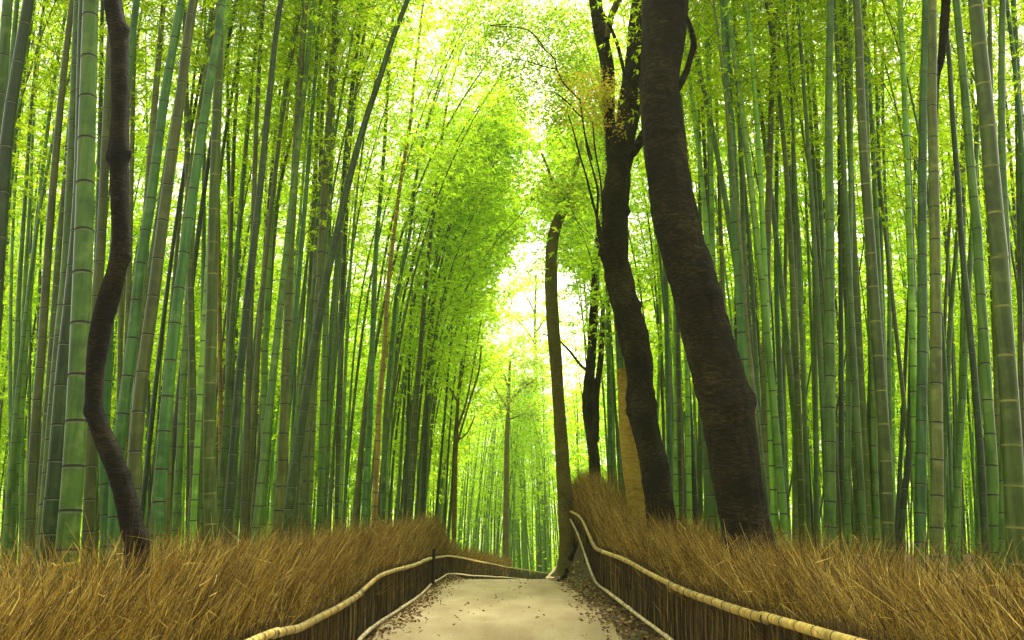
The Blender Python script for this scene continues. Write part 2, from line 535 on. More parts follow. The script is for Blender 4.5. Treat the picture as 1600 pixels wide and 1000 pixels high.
def crown_arrays(C, nleaf, h0, H, lw=1.0):
    """leaf sprays along branches that leave the culm above h0"""
    Lc = np.r_[0, np.cumsum(np.linalg.norm(np.diff(C, axis=0), axis=1))]
    tot = Lc[-1]
    nb = max(10, nleaf // 45)
    s = h0 * tot + (tot * (1 - h0)) * rng.random(nb) ** .8
    fr = (s / tot - h0) / (1 - h0)
    O = np.stack([np.interp(s, Lc, C[:, k]) for k in range(3)], 1)
    phi = rng.random(nb) * 2 * math.pi
    el = rng.uniform(.15, .85, nb)
    ln = (0.5 + 1.5 * np.sin(np.clip(fr, 0.05, 1) * 2.6)) * rng.uniform(.6, 1.15, nb)
    D = np.stack([np.cos(phi) * np.cos(el), np.sin(phi) * np.cos(el), np.sin(el)], 1)
    E = O + D * ln[:, None] - np.array((0, 0, 1.)) * (ln ** 2 * .13)[:, None]
    mid = O + D * ln[:, None] * .55
    V1, Q1 = ribbons(O, mid, E, np.full(nb, .016) * lw)
    # drooping sprays: seven leaves or so share one twig end
    ns = max(8, nleaf // 7)
    k = rng.integers(0, nb, ns)
    u = rng.random(ns) ** .6
    c0 = np.where(u[:, None] < .5, O[k] + (mid[k] - O[k]) * (u[:, None] * 2), mid[k] + (E[k] - mid[k]) * (u[:, None] * 2 - 1))
    c0 = c0 + rng.normal(size=(ns, 3)) * np.array((.20, .20, .15)) * (0.4 + u[:, None])
    sd_ = rng.normal(size=(ns, 3)) * np.array((1, 1, .3)) + D[k] * .8 + np.array((0, 0, -.5))
    sd_ /= np.linalg.norm(sd_, axis=1)[:, None]
    j = np.repeat(np.arange(ns), 7)
    step_ = np.tile(np.arange(7), ns)[:, None] * .028 * lw
    a = c0[j] + sd_[j] * step_ + rng.normal(size=(len(j), 3)) * .012
    d = sd_[j] * .9 + rng.normal(size=(len(j), 3)) * np.array((.6, .6, .35)) + np.array((0, 0, -.35))
    d /= np.linalg.norm(d, axis=1)[:, None]
    ll = rng.uniform(.11, .21, len(j)) * lw
    V2, Q2 = blades(a, a + d * ll[:, None], ll * .23)
    return V1, Q1, V2, Q2


def extend(pts3, H, side, arch):
    """take the traced part down to the ground and up to the full height"""
    p = np.array(pts3)
    p = p[np.argsort(p[:, 2])]
    a, b = p[0], p[1] if len(p) > 1 else p[0]
    d = (p[min(2, len(p) - 1)] - p[0]); d = d / max(1e-6, d[2])
    d[0] = np.clip(d[0], -.25, .25)
    gz = float(ground(a[0], a[1])) - .05
    if a[2] > gz:
        q = a - d * (a[2] - gz)
        p = np.vstack([q, p])
    top = p[-1]
    k = max(0, len(p) - 3)
    d = (p[-1] - p[k]); d = d / max(1e-6, d[2])
    d[0] = np.clip(d[0], -.35, .35)
    z = top[2]
    Ht = p[0][2] + H
    if z < Ht:
        n = 5
        for i in range(1, n + 1):
            hh = (Ht - z) * i / n
            q = top + d * hh * (1 if side == 0 else .8)
            q[0] += side * arch * (i / n) ** 2.2
            q[2] -= arch * .18 * (i / n) ** 3
            p = np.vstack([p, q])
    return spline(p, step=.35)


def thick(wpx, D):
    return wpx * D / F


# traced culms: photo points, width near mid height, colour, [distance], [landmark phrase]
TR = []


def T_(w, c, pts, D=None, lm=None, lab=None):
    TR.append(dict(w=w, c=c, pts=pts, D=D, lm=lm, lab=lab))


# ---- left grove
T_(20, 'G', [(12, 0), (3, 130), (-12, 400), (-20, 700)], 7.6, None, 'green bamboo culm cut by the upper left corner of the view')
T_(10, 'B', [(27, 0), (18, 100), (6, 260), (-8, 420)], 10)
T_(21, 'D', [(45, 0), (30, 90), (12, 200), (3, 320), (-8, 480), (-24, 760)], 7.0, None, 'thick dark bamboo leaning right into the upper left corner')
T_(4, 'D', [(53, 40), (51, 200), (48, 480), (44, 800)], 22)
T_(8, 'G', [(40, 300), (30, 450), (24, 620), (18, 820)], 14)
T_(7, 'G', [(46, 330), (37, 480), (34, 700), (34, 850)], 16)
T_(13, 'T', [(113, 0), (98, 130), (84, 280), (76, 380), (64, 560), (54, 680), (45, 860)], 10.5, 'the slim khaki bamboo at far left')
T_(11, 'O', [(100, 300), (92, 380), (84, 500), (70, 700), (60, 860)], 12)
T_(15, 'G', [(121, 0), (118, 80), (112, 230), (103, 420), (93, 520), (82, 650), (70, 800)], 9.6)
T_(20, 'D', [(131, 0), (124, 300), (109, 480), (99, 570), (86, 730), (73, 860)], 8.2)
T_(29, 'G', [(142, 0), (136, 200), (130, 400), (124, 560), (117, 700), (110, 800), (103, 880)], 7.1, 'the thickest green bamboo on the left')
T_(9, 'B', [(160, 0), (158, 120), (154, 300), (148, 500)], 13)
T_(16, 'T', [(174, 40), (166, 200), (157, 400), (148, 500), (143, 700), (136, 880)], 9.5)
T_(15, 'B', [(187, 280), (176, 420), (168, 552), (163, 700), (166, 860)], 9.2)
T_(8, 'T', [(189, 420), (187, 600), (180, 860)], 15)
T_(5, 'D', [(228, 0), (228, 130), (230, 200), (232, 600)], 22)
T_(5, 'T', [(224, 0), (213, 100), (205, 200), (196, 420)], 22)
T_(13, 'T', [(256, 0), (241, 170), (231, 300), (222, 450), (215, 600), (205, 800)], 11)
T_(17, 'B', [(284, 0), (266, 97), (256, 157), (244, 250), (232, 340), (220, 405), (207, 533), (198, 600), (190, 655), (182, 740), (176, 870)], 9.0, 'the blue-green bamboo right of the crooked trunk')
T_(19, 'T', [(303, 0), (300, 13), (291, 77), (283, 143), (272, 220), (262, 290), (247, 403), (240, 467), (230, 530), (222, 592), (215, 655), (211, 712), (206, 820)], 8.2, 'the thick khaki bamboo crossing behind the crooked trunk')
T_(9, 'G', [(240, 380), (226, 470), (218, 530), (208, 650), (200, 820)], 13)
T_(11, 'O', [(289, 40), (292, 200), (296, 380), (300, 560), (305, 860)], 12, 'the brown-olive bamboo with pale rings')
T_(17, 'B', [(347, 0), (341, 56), (329, 118), (317, 200), (300, 310), (290, 380), (281, 444), (273, 510), (266, 574), (258, 660), (255, 703), (250, 765), (247, 824), (244, 870)], 9.0, 'the smooth blue-green bamboo leaning over its neighbours')
T_(8, 'G', [(321, 0), (319, 200), (318, 400), (316, 600), (314, 850)], 15)
T_(18, 'O', [(344, 0), (342, 100), (338, 200), (334, 330), (331, 480), (328, 600), (327, 700), (330, 870)], 9.6, 'the thick olive bamboo with pale ladder rings')
T_(7, 'Y', [(341, 300), (343, 480), (345, 680), (346, 850)], 16, None, 'slender yellow bamboo beside the thick ladder-ringed olive culm')
T_(8, 'G', [(357, 20), (356, 200), (360, 380), (363, 580), (362, 850)], 16)
T_(5, 'D', [(394, 120), (386, 250), (376, 380), (368, 560)], 24)
T_(13, 'D', [(439, 0), (429, 69), (423, 132), (416, 195), (410, 260), (397, 380), (388, 452), (382, 517), (375, 578), (366, 690), (362, 738), (359, 784), (350, 875)], 10.5, 'the dark bamboo against the bright left gap')
T_(4, 'D', [(404, 250), (402, 380), (404, 700)], 30)
T_(6, 'G', [(415, 300), (412, 480), (410, 700)], 24)
T_(7, 'T', [(446, 200), (436, 300), (427, 390), (418, 517), (410, 620), (404, 707), (396, 799), (392, 850)], 18)
T_(9, 'G', [(456, 300), (440, 460), (430, 545), (418, 706), (410, 800), (406, 860)], 17)
T_(14, 'T', [(478, 0), (472, 76), (469, 130), (465, 184), (460, 280), (453, 400), (451, 455), (450, 507), (447, 556), (445, 640), (441, 731), (438, 771), (434, 806), (430, 850)], 12.5, 'the straight green-brown bamboo at left centre')
T_(8, 'D', [(466, 0), (465, 73), (462, 180), (458, 300), (452, 500)], 17)
T_(5, 'B', [(490, 0), (485, 70), (480, 170), (470, 330), (462, 560)], 20)
T_(5, 'T', [(504, 0), (501, 83), (497, 185), (488, 300), (476, 460)], 22)
T_(9, 'G', [(516, 0), (513, 77), (507, 127), (503, 178), (500, 280), (492, 420), (480, 640)], 16)
T_(15, 'T', [(524, 0), (521, 73), (515, 172), (506, 320), (501, 418), (494, 520), (488, 620), (484, 700), (480, 772), (476, 850)], 13.5, 'the stout khaki bamboo behind the leaning dark one')
T_(10, 'T', [(502, 60), (496, 200), (488, 380), (482, 495), (476, 620), (468, 780)], 17)
T_(7, 'D', [(556, 0), (552, 100), (546, 220), (530, 420)], 20)
T_(12, 'G', [(566, 0), (559, 58), (554, 108), (548, 160), (540, 250), (531, 370), (525, 443), (521, 484), (519, 526), (514, 610), (509, 716), (507, 751), (505, 785), (503, 830)], 15)
T_(13, 'D', [(637, 0), (613, 60), (596, 115), (577, 170), (560, 225), (541, 300), (525, 370), (513, 424), (502, 472), (495, 517), (486, 562), (475, 640), (468, 684), (463, 720), (457, 750), (452, 786), (446, 850)], 12.0, 'the dark bamboo that leans far right', 'dark bamboo leaning far right across its neighbours, left of the path')
T_(5, 'B', [(576, 0), (567, 90), (560, 150), (551, 240), (540, 380)], 22)
T_(10, 'O', [(545, 200), (541, 320), (538, 393), (535, 440), (533, 530), (530, 640), (530, 702), (528, 779), (527, 850)], 18)
T_(9, 'B', [(617, 0), (608, 100), (605, 150), (600, 240), (595, 300), (588, 380), (586, 424), (583, 496), (581, 570), (576, 700), (573, 734), (571, 793), (568, 850)], 18, 'the blue-green bamboo left of the orange one')
T_(8, 'Y', [(662, 0), (650, 100), (640, 200), (628, 270), (620, 330), (613, 385), (609, 418), (604, 485), (600, 551), (592, 640), (590, 700), (587, 753), (585, 830)], 19, 'the orange-yellow bamboo on the left', 'orange-yellow dry bamboo culm left of the path')
T_(8, 'G', [(650, 280), (638, 380), (628, 420), (618, 470), (615, 511), (610, 560), (602, 660), (598, 790)], 22)
T_(5, 'D', [(650, 390), (634, 450), (626, 490), (620, 540), (614, 600), (604, 800)], 26)
T_(9, 'O', [(690, 220), (680, 310), (672, 380), (668, 420), (662, 480), (656, 560), (648, 650), (640, 800)], 26)
T_(8, 'D', [(700, 240), (688, 330), (683, 380), (678, 450), (674, 520), (668, 600), (664, 700), (660, 820)], 29)
T_(6, 'G', [(748, 280), (732, 340), (718, 390), (702, 440), (690, 490), (678, 550), (670, 640), (666, 740)], 30)
T_(4, 'D', [(760, 290), (750, 360), (738, 460), (726, 560), (712, 660), (705, 780)], 36)
T_(4, 'D', [(775, 250), (745, 350), (722, 440), (708, 500), (702, 560), (694, 660)], 34)
T_(5, 'D', [(652, 250), (645, 400), (640, 560), (634, 760)], 28)
# ---- right grove
T_(8, 'O', [(1088, 0), (1092, 70), (1095, 119), (1098, 169), (1102, 260), (1108, 400), (1112, 560)], 17)
T_(12, 'G', [(1107, 0), (1108, 118), (1110, 260), (1112, 401), (1117, 450), (1124, 600), (1130, 800)], 14.5)
T_(8, 'T', [(1118, 120), (1124, 300), (1129, 443), (1131, 500), (1134, 620)], 17)
T_(17, 'B', [(1130, 0), (1132, 43), (1136, 96), (1138, 150), (1142, 200), (1147, 300), (1150, 360), (1154, 414), (1157, 465), (1160, 515), (1163, 563), (1168, 650), (1172, 720), (1178, 860)], 11.5, 'the bright green bamboo right of the leaning trunk')
T_(5, 'D', [(1150, 0), (1146, 80), (1144, 150), (1150, 400)], 24)
T_(8, 'O', [(1150, 100), (1157, 250), (1164, 400), (1171, 515), (1176, 570), (1186, 720), (1196, 860)], 16)
T_(5, 'D', [(1164, 0), (1160, 62), (1158, 100), (1156, 142), (1155, 200), (1152, 330)], 26)
T_(13, 'T', [(1213, 0), (1210, 42), (1208, 87), (1206, 131), (1205, 174), (1202, 280), (1199, 380), (1198, 466), (1196, 546), (1196, 700), (1197, 860)], 13.0, 'the straight khaki bamboo near the big trunk')
T_(5, 'T', [(1205, 50), (1198, 110), (1191, 154), (1187, 187), (1180, 260), (1172, 340), (1166, 460)], 24)
T_(9, 'B', [(1217, 60), (1214, 250), (1213, 380), (1214, 480), (1218, 580), (1222, 700), (1226, 860)], 16)
T_(9, 'O', [(1240, 0), (1239, 82), (1239, 180), (1240, 300), (1242, 428), (1244, 540), (1243, 700), (1243, 860)], 14.5, 'the olive bamboo with pale rings right of centre')
T_(4, 'D', [(1219, 60), (1225, 140), (1230, 200), (1240, 330), (1248, 480)], 26)
T_(6, 'G', [(1243, 20), (1247, 120), (1254, 200), (1259, 300), (1264, 420), (1270, 560), (1276, 760)], 20)
T_(15, 'G', [(1297, 0), (1297, 41), (1296, 90), (1295, 188), (1295, 240), (1296, 290), (1297, 386), (1297, 483), (1297, 577), (1297, 700), (1297, 788), (1296, 870)], 10.5, 'the upright green bamboo at right centre')
T_(5, 'D', [(1284, 0), (1286, 60), (1287, 200), (1288, 420)], 24)
T_(8, 'D', [(1309, 30), (1310, 100), (1311, 200), (1313, 400), (1314, 500), (1315, 720), (1316, 860)], 15)
T_(9, 'O', [(1314, 0), (1316, 200), (1318, 399), (1323, 474), (1326, 545), (1330, 640), (1334, 710), (1341, 800), (1345, 870)], 13.5)
T_(11, 'O', [(1319, 0), (1322, 60), (1325, 150), (1330, 280), (1335, 398), (1340, 480), (1343, 560), (1350, 680), (1354, 747), (1358, 860)], 12)
T_(17, 'O', [(1338, 0), (1341, 34), (1343, 92), (1345, 153), (1350, 250), (1356, 330), (1361, 390), (1364, 441), (1368, 498), (1372, 553), (1378, 640), (1383, 705), (1387, 798), (1389, 870)], 9.2, 'the stout olive bamboo right of the upright green one')
T_(7, 'D', [(1382, 0), (1380, 65), (1377, 108), (1374, 150), (1371, 250), (1367, 340), (1362, 520)], 19)
T_(7, 'G', [(1381, 30), (1379, 100), (1380, 200), (1383, 300), (1388, 410), (1390, 480), (1389, 550), (1391, 720)], 18)
T_(3, 'D', [(1378, 8), (1365, 50), (1356, 90), (1348, 130), (1330, 210)], 22)
T_(3, 'D', [(1437, 78), (1424, 110), (1412, 145), (1400, 175), (1390, 205), (1370, 262)], 22)
T_(9, 'D', [(1408, 0), (1409, 60), (1413, 120), (1417, 200), (1421, 280), (1425, 400), (1426, 440), (1425, 520), (1421, 700), (1416, 745), (1412, 783), (1406, 870)], 12.0, None, 'dark bamboo bowing behind the paired culms at right')
T_(15, 'B', [(1447, 0), (1445, 80), (1443, 138), (1442, 200), (1441, 300), (1441, 437), (1441, 551), (1440, 640), (1439, 710), (1438, 808), (1437, 870)], 9.3, 'the blue-green bamboo of the right-hand pair')
T_(17, 'T', [(1457, 0), (1457, 48), (1457, 107), (1456, 165), (1458, 220), (1459, 283), (1460, 340), (1461, 397), (1462, 506), (1463, 650), (1464, 753), (1464, 870)], 8.6, 'the khaki bamboo of the right-hand pair')
T_(6, 'D', [(1441, 0), (1438, 90), (1434, 180), (1430, 250), (1426, 340)], 20)
T_(10, 'D', [(1474, 0), (1480, 60), (1484, 100), (1488, 180), (1494, 250), (1500, 340), (1506, 420), (1514, 500), (1521, 570), (1527, 650), (1533, 720), (1538, 820)], 10.5)
T_(15, 'G', [(1494, 0), (1500, 59), (1505, 120), (1511, 182), (1515, 243), (1521, 310), (1528, 369), (1530, 428), (1534, 486), (1538, 543), (1544, 640), (1549, 707), (1553, 800)], 9.4, 'the grey-green bamboo leaning left at far right')
T_(6, 'T', [(1490, 250), (1481, 400), (1476, 512), (1474, 570), (1472, 760)], 18)
T_(8, 'G', [(1502, 250), (1494, 390), (1486, 480), (1482, 560), (1476, 700)], 16)
T_(9, 'G', [(1518, 380), (1512, 470), (1506, 600), (1500, 690), (1494, 780), (1488, 870)], 13)
T_(26, 'O', [(1524, 0), (1527, 44), (1536, 126), (1545, 212), (1551, 298), (1560, 382), (1565, 462), (1571, 545), (1578, 640), (1582, 701), (1585, 771), (1589, 870)], 6.8, 'the thickest olive bamboo at the right edge')
T_(13, 'G', [(1567, 0), (1566, 23), (1565, 100), (1565, 174), (1566, 247), (1569, 318), (1572, 390), (1574, 520), (1570, 700)], 9.0)
T_(5, 'D', [(1582, 0), (1588, 80), (1595, 150), (1603, 230), (1610, 420)], 16)
T_(10, 'T', [(1556, 500), (1560, 680), (1562, 733), (1564, 870)], 11)
T_(8, 'T', [(1590, 250), (1593, 400), (1595, 600), (1598, 860)], 12)
T_(11, 'G', [(1358, 400), (1362, 560), (1365, 715), (1366, 757), (1370, 860)], 12)
T_(6, 'B', [(1322, 300), (1327, 400), (1332, 560), (1336, 760)], 18)
T_(9, 'B', [(1034, 300), (1040, 440), (1043, 560), (1046, 700), (1048, 840)], 20)
T_(8, 'O', [(1055, 300), (1058, 450), (1060, 560), (1062, 697), (1064, 800), (1066, 860)], 18, None, 'small ladder-ringed bamboo seen between the two dark trunks')
T_(8, 'D', [(1066, 400), (1073, 560), (1080, 680), (1090, 860)], 17)
T_(15, 'G', [(1094, 560), (1102, 650), (1108, 750), (1115, 860)], 13.5)
T_(12, 'G', [(956, 380), (966, 520), (973, 660), (979, 820)], 24)
T_(8, 'B', [(944, 300), (950, 500), (955, 800)], 28)

# ---- trees that hide culms (for the visibility count), photo x, y, width
TREES_OCC = [
    (6.3, [(172, 0, 26), (186, 60, 26), (186, 240, 30), (190, 330, 30), (183, 410, 32), (155, 500, 34), (148, 600, 30), (152, 650, 32), (180, 720, 36), (205, 800, 38), (214, 880, 40)]),
    (9.8, [(1040, 0, 70), (1034, 120, 62), (1050, 300, 72), (1086, 450, 76), (1125, 600, 80), (1150, 700, 82), (1168, 850, 84)]),
    (15.5, [(1003, 0, 30), (988, 120, 32), (966, 260, 36), (962, 400, 40), (985, 500, 44), (1008, 620, 44), (1025, 720, 42), (1032, 820, 44)]),
]
ROWS = [40, 130, 220, 310, 400, 490, 580, 670, 760, 830]
occ = np.zeros((len(ROWS), 1600), bool)
occ_trees = sorted(TREES_OCC, key=lambda q: q[0])
occ_done = set()


def occ_tree_until(D):
    for i, (Dt, pts) in enumerate(occ_trees):
        if Dt <= D and i not in occ_done:
            occ_done.add(i)
            a = np.array(pts, float)
            for k, y in enumerate(ROWS):
                x = np.interp(y, a[:, 1], a[:, 0]); ww = np.interp(y, a[:, 1], a[:, 2])
                occ[k, max(0, int(x - ww / 2)):int(x + ww / 2)] = True


def paint(C, r0, r1, commit=True):
    """how much of a culm still shows in front of what is already placed"""
    xs_, ys_ = proj(C.T)
    n = len(C)
    dd = depth(C.T)
    rr = r0 + (r1 - r0) * np.linspace(0, 1, n)
    o = np.argsort(-ys_)
    vis = 0; tot_ = 0; rows = 0; xm = None
    for k, y in enumerate(ROWS):
        if y > ys_.max() or y < ys_.min():
            continue
        x = np.interp(-y, -ys_[o], xs_[o]); ww = 2 * np.interp(-y, -ys_[o], (rr / dd)[o]) * F
        a, b = int(round(x - ww / 2)), int(round(x + ww / 2)) + 1
        a, b = max(0, a), min(1600, b)
        if b <= a: continue
        f = (~occ[k, a:b]).mean()
        tot_ += 1; vis += f
        if f > .55 and (b - a) * f >= 2:
            rows += 1
            xm = x if y >= 490 or xm is None else xm
        if commit: occ[k, a:b] = True
    return rows, (vis / tot_ if tot_ else 0)


plants = []


def mk(C, r0, r1, c, D, lm=None, lab=None):
    plants.append(dict(C=C, r0=r0, r1=r1, c=c, D=D, lm=lm, lab=lab))


for q in TR:
    xb = q['pts'][-1][0]
    D = q['D']
    r = thick(q['w'], D) / 2 * 1.06
    pts3 = [P(x, y, D) for x, y in q['pts']]
    yj = rng.normal() * .02
    pts3 = [p_ * np.array((1, 1, 1)) for p_ in pts3]
    side = 1 if xb < 795 else -1
    H = random.uniform(15.5, 18.5) if r > .035 else random.uniform(11, 14)
    C = extend(pts3, H, side, random.uniform(.4, 1.2) if side > 0 else random.uniform(-.3, .3))
    mk(C, r * 1.12, r * .28, q['c'], D, q['lm'], q['lab'])

# ---- fill: culms behind the traced ones
cand = []
nc = 0
while nc < 1500:
    u = random.random()
    px = random.uniform(-60, 1660)
    D = 11 + 50 * random.random() ** 1.15
    if 705 < px < 905:
        D = random.uniform(66, 96)
    if 600 < px <= 705 and random.random() < .5:
        D = random.uniform(27, 60)
    X = (px - 800) / F * D * 1.03
    if D < 66:
        if X < 0:
            lim = -3.0 if D < 31 else (-3.2 + max(0, D - 31) * .10)
            if X > lim: continue
        else:
            if X < 3.0 + max(0, D - 28) * .14: continue
    nc += 1
    dia = random.choice([.055, .07, .08, .09, .10, .11, .12]) * random.uniform(.9, 1.1)
    if D > 60: dia = random.uniform(.09, .15)
    side = 1 if X < 0 else -1
    # most culms stand nearly upright, bowing a little towards the path
    want = random.gauss(44, 20) if side > 0 else random.gauss(30, 26)
    lean = (want - abs(px - 800) * .153) / 860 * side
    lean = max(-.12, min(.12, lean))
    ly = math.tan(R(random.gauss(0, 1.5)))
    H = random.uniform(13, 18) if dia > .075 else random.uniform(10, 14)
    if D > 66: H = random.uniform(13, 20)
    arch = random.uniform(.1, 1.3) + (1.0 if 20 < D < 60 and abs(X) < 5 else 0)
    pw = 3.6
    gz = float(ground(X, D)) - .05
    n = 8
    pts = []
    k1, k2, kp = random.uniform(-.2, .2), random.uniform(-.15, .15), random.uniform(0, 6)
    for i in range(n + 1):
        f = i / n
        pts.append((X + lean * H * f + side * arch * f ** pw * 1.3 + k1 * math.sin(f * 3 + kp), D + ly * H * f + k2 * math.sin(f * 4), gz + H * f - arch * .25 * f ** 4))
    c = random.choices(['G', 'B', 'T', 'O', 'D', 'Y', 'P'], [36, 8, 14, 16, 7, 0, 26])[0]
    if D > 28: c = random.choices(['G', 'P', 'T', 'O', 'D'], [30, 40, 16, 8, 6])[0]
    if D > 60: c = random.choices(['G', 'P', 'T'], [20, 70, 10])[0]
    cand.append((D, spline(pts, step=.5), dia / 2, dia / 2 * .25, c))
for k in range(32):
    side = 1 if k < 21 else -1
    D = random.uniform(22, 38)
    X = -side * random.uniform(3.1, 4.6)
    H = random.uniform(16, 19); arch = random.uniform(2.4, 4.4) if side > 0 else random.uniform(.4, 1.3)
    gz = float(ground(X, D)) - .05
    pts = [(X + side * (arch * (i / 8) ** 2.6 + H * .02 * i / 8), D + .1 * math.sin(i), gz + H * i / 8 - arch * .3 * (i / 8) ** 4) for i in range(9)]
    dia = random.uniform(.08, .11)
    cand.append((D, spline(pts, step=.5), dia / 2, dia * .12, random.choice('GTGDO'), 1))
cand.sort(key=lambda q: q[0])
allq = sorted([(q['D'], 0, q) for q in plants] + [(q[0], 1, q) for q in cand], key=lambda a: (a[0], a[1]))
NMAX = 292
ind = len(plants)
stuff = []
for D, kind, q in allq:
    occ_tree_until(D)
    if kind == 0:
        paint(q['C'], q['r0'], q['r1'])
    else:
        rows, f = paint(q[1], q[2], q[3], False)
        if rows >= 2 and f > .3:
            # keep bright gaps between the near rows, as in the photograph
            if len(q) < 6 and D < 60 and random.random() < (.42 if D < 30 else .2): continue
            paint(q[1], q[2], q[3])
            if ind < NMAX or False:
                mk(q[1], q[2], q[3], q[4], D); plants[-1]['arch'] = len(q) > 5; ind += 1
            else:
                stuff.append(q[:5])
        elif D > 22:
            stuff.append(q[:5])
print('individual culms', ind, 'stuff', len(stuff), 'farthest', max(q['D'] for q in plants))

# ---- labels: k-th culm after the nearest landmark to its left
for q in plants:
    xs_, ys_ = proj(q['C'].T)
    o = np.argsort(-ys_)
    q['x'] = float(np.interp(-600, -ys_[o], xs_[o]))
CN = dict(G='green', B='blue-green', T='khaki', O='olive', Y='yellow', P='pale green', D='dark green')
LMK = sorted([q for q in plants if q['lm']], key=lambda q: q['x'])
ORD = ['first', 'second', 'third', 'fourth', 'fifth', 'sixth', 'seventh', 'eighth', 'ninth', 'tenth', 'eleventh', 'twelfth',
       'thirteenth', 'fourteenth', 'fifteenth', 'sixteenth', 'seventeenth', 'eighteenth', 'nineteenth', 'twentieth']
for a_, b_ in (('twenty-', 'thirtieth'), ('thirty-', 'fortieth'), ('forty-', 'fiftieth'), ('fifty-', 'sixtieth')):
    ORD += [a_ + o_ for o_ in ORD[:9]] + [b_]
extra = [(711, 'the thin spotted sapling'), (790, 'the thin far tree in the clearing'), (878, 'the slender olive trunk beside the path'), (1004, 'the amber trunk'), (1120, 'the big leaning trunk')]
marks = sorted([(q['x'], q['lm']) for q in LMK] + extra)
cnt = {}
for q in sorted(plants, key=lambda q: q['x']):
    if q['lab']:
        continue
    wid = 'thick' if q['r0'] > .075 else ('slim' if q['r0'] > .048 else 'thin')
    cn = CN[q['c']]
    if q['lm']:
        q['lab'] = q['lm'].replace('the ', '', 1)
        if len(q['lab'].split()) < 4: q['lab'] += ' in the grove'
        continue
    before = [m_ for m_ in marks if m_[0] < q['x']]
    if before:
        ref = before[-1][1]; rel = 'right of'
    else:
        ref = marks[0][1]; rel = 'left of'
    if rel == 'left of':
        nl = len([1 for p_ in plants if p_['x'] < marks[0][0] and q['x'] < p_['x']])
        key = (ref, rel); k = nl
    else:
        key = (ref, rel); k = cnt.get(key, 0); cnt[key] = k + 1
    q['lab'] = f"{ORD[k]} culm {rel} {ref}, {wid} {cn}"
    if len(q['lab'].split()) > 16:
        q['lab'] = f"{ORD[k]} culm {rel} {ref}, {cn}"

# ---- build the plants
for i, q in enumerate(plants):
    C, D = q['C'], q['D']
    e = empty('bamboo', tuple(C[0]), q['lab'], 'bamboo', 'bamboo culms of the grove on both sides of the path')
    light = q['c'] == 'O'
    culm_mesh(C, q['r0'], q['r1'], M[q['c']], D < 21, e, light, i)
    nl = 1100 if D < 11 else (4800 if D < 24 else 3800)
    if q['r0'] < .04 and D < 20: nl = int(nl * .6)
    if D > 60: nl = 2400
    if q.get('arch'): nl = 4600
    h0 = random.uniform(.62, .70) if q.get('arch') else random.uniform(.48, .58) if D < 25 else random.uniform(.36, .5)
    V1, Q1, V2, Q2 = crown_arrays(C, nl, h0, 1, (.58 if D < 24 else .78) if D < 30 else 1.2)
    b = MB(); b.add(V1, Q1, 0); b.add(V2, Q2, 1)
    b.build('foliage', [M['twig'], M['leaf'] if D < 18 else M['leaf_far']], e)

# ---- the rest of the grove, past what one could count
b = MB(); fb = MB()
for D, C, r0, r1, c in stuff:
    V, Q = tube(C, np.linspace(r0, r1, len(C)), 6)
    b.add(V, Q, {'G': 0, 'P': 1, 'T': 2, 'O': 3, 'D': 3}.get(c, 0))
for k in range(260):
    px = random.uniform(-150, 1750); D = random.uniform(50, 80)
    if 690 < px < 900: D = random.uniform(80, 110)
    X = (px - 800) / F * D; H = random.uniform(9, 15)
    gz = float(ground(X, D)) - .1
    C = spline([(X, D, gz), (X + random.uniform(-.3, .3), D, gz + H * .5), (X + random.uniform(-1, 1), D, gz + H)], step=1)
    V, Q = tube(C, np.linspace(.06, .02, len(C)), 5)
    b.add(V, Q, random.choice([0, 1, 1, 2]))
    stuff.append((D, C, .06, .02, 'P'))
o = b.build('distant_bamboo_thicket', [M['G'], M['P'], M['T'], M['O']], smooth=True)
tag(o, 'mass of slender pale bamboo far behind the nearer culms', 'bamboo thicket', kind='stuff')
root = o
for D, C, r0, r1, c in stuff:
    V1, Q1, V2, Q2 = crown_arrays(C, 1000 if D < 62 else 600, .30, 1, 1.15 if D < 40 else 1.5)
    fb.add(V1, Q1, 0); fb.add(V2, Q2, 1)
# leafy edge of the grove where it opens to the sky, down to the ground
NB = 14000
pxs = rng.uniform(-250, 1850, NB); Dd = rng.uniform(58, 100, NB)
X = (pxs - 800) / F * Dd
cen = (pxs > 700) & (pxs < 890)
gz = ground(X, Dd)
Z = gz + rng.random(NB) ** np.where(cen, 1.5, 1.25) * np.where(cen, 19.0, 19.0)
Dd = np.where(cen, Dd + 22, Dd)
X = (pxs - 800) / F * Dd
nz = np.array([noise.noise(Vector((x * .16, d_ * .12, z * .22))) for x, d_, z in zip(X, Dd, Z)])
ok = nz > np.where(Z < 7, -.35, -.10)
X, Dd, Z = X[ok], Dd[ok], Z[ok]
per = 46
K = len(X)
cx = np.repeat(np.stack([X, Dd, Z], 1), per, 0)
a = cx + rng.normal(size=cx.shape) * np.array((.75, .6, .5))
d = rng.normal(size=a.shape) * np.array((1, 1, .5)) + np.array((0, 0, -.3))
d /= np.linalg.norm(d, axis=1)[:, None]
ll = rng.uniform(.18, .38, len(a))
V, Q = blades(a, a + d * ll[:, None], ll * .32)
fb.add(V, Q, 1)
o = fb.build('foliage', [M['twig'], M['leaf_far']], root)

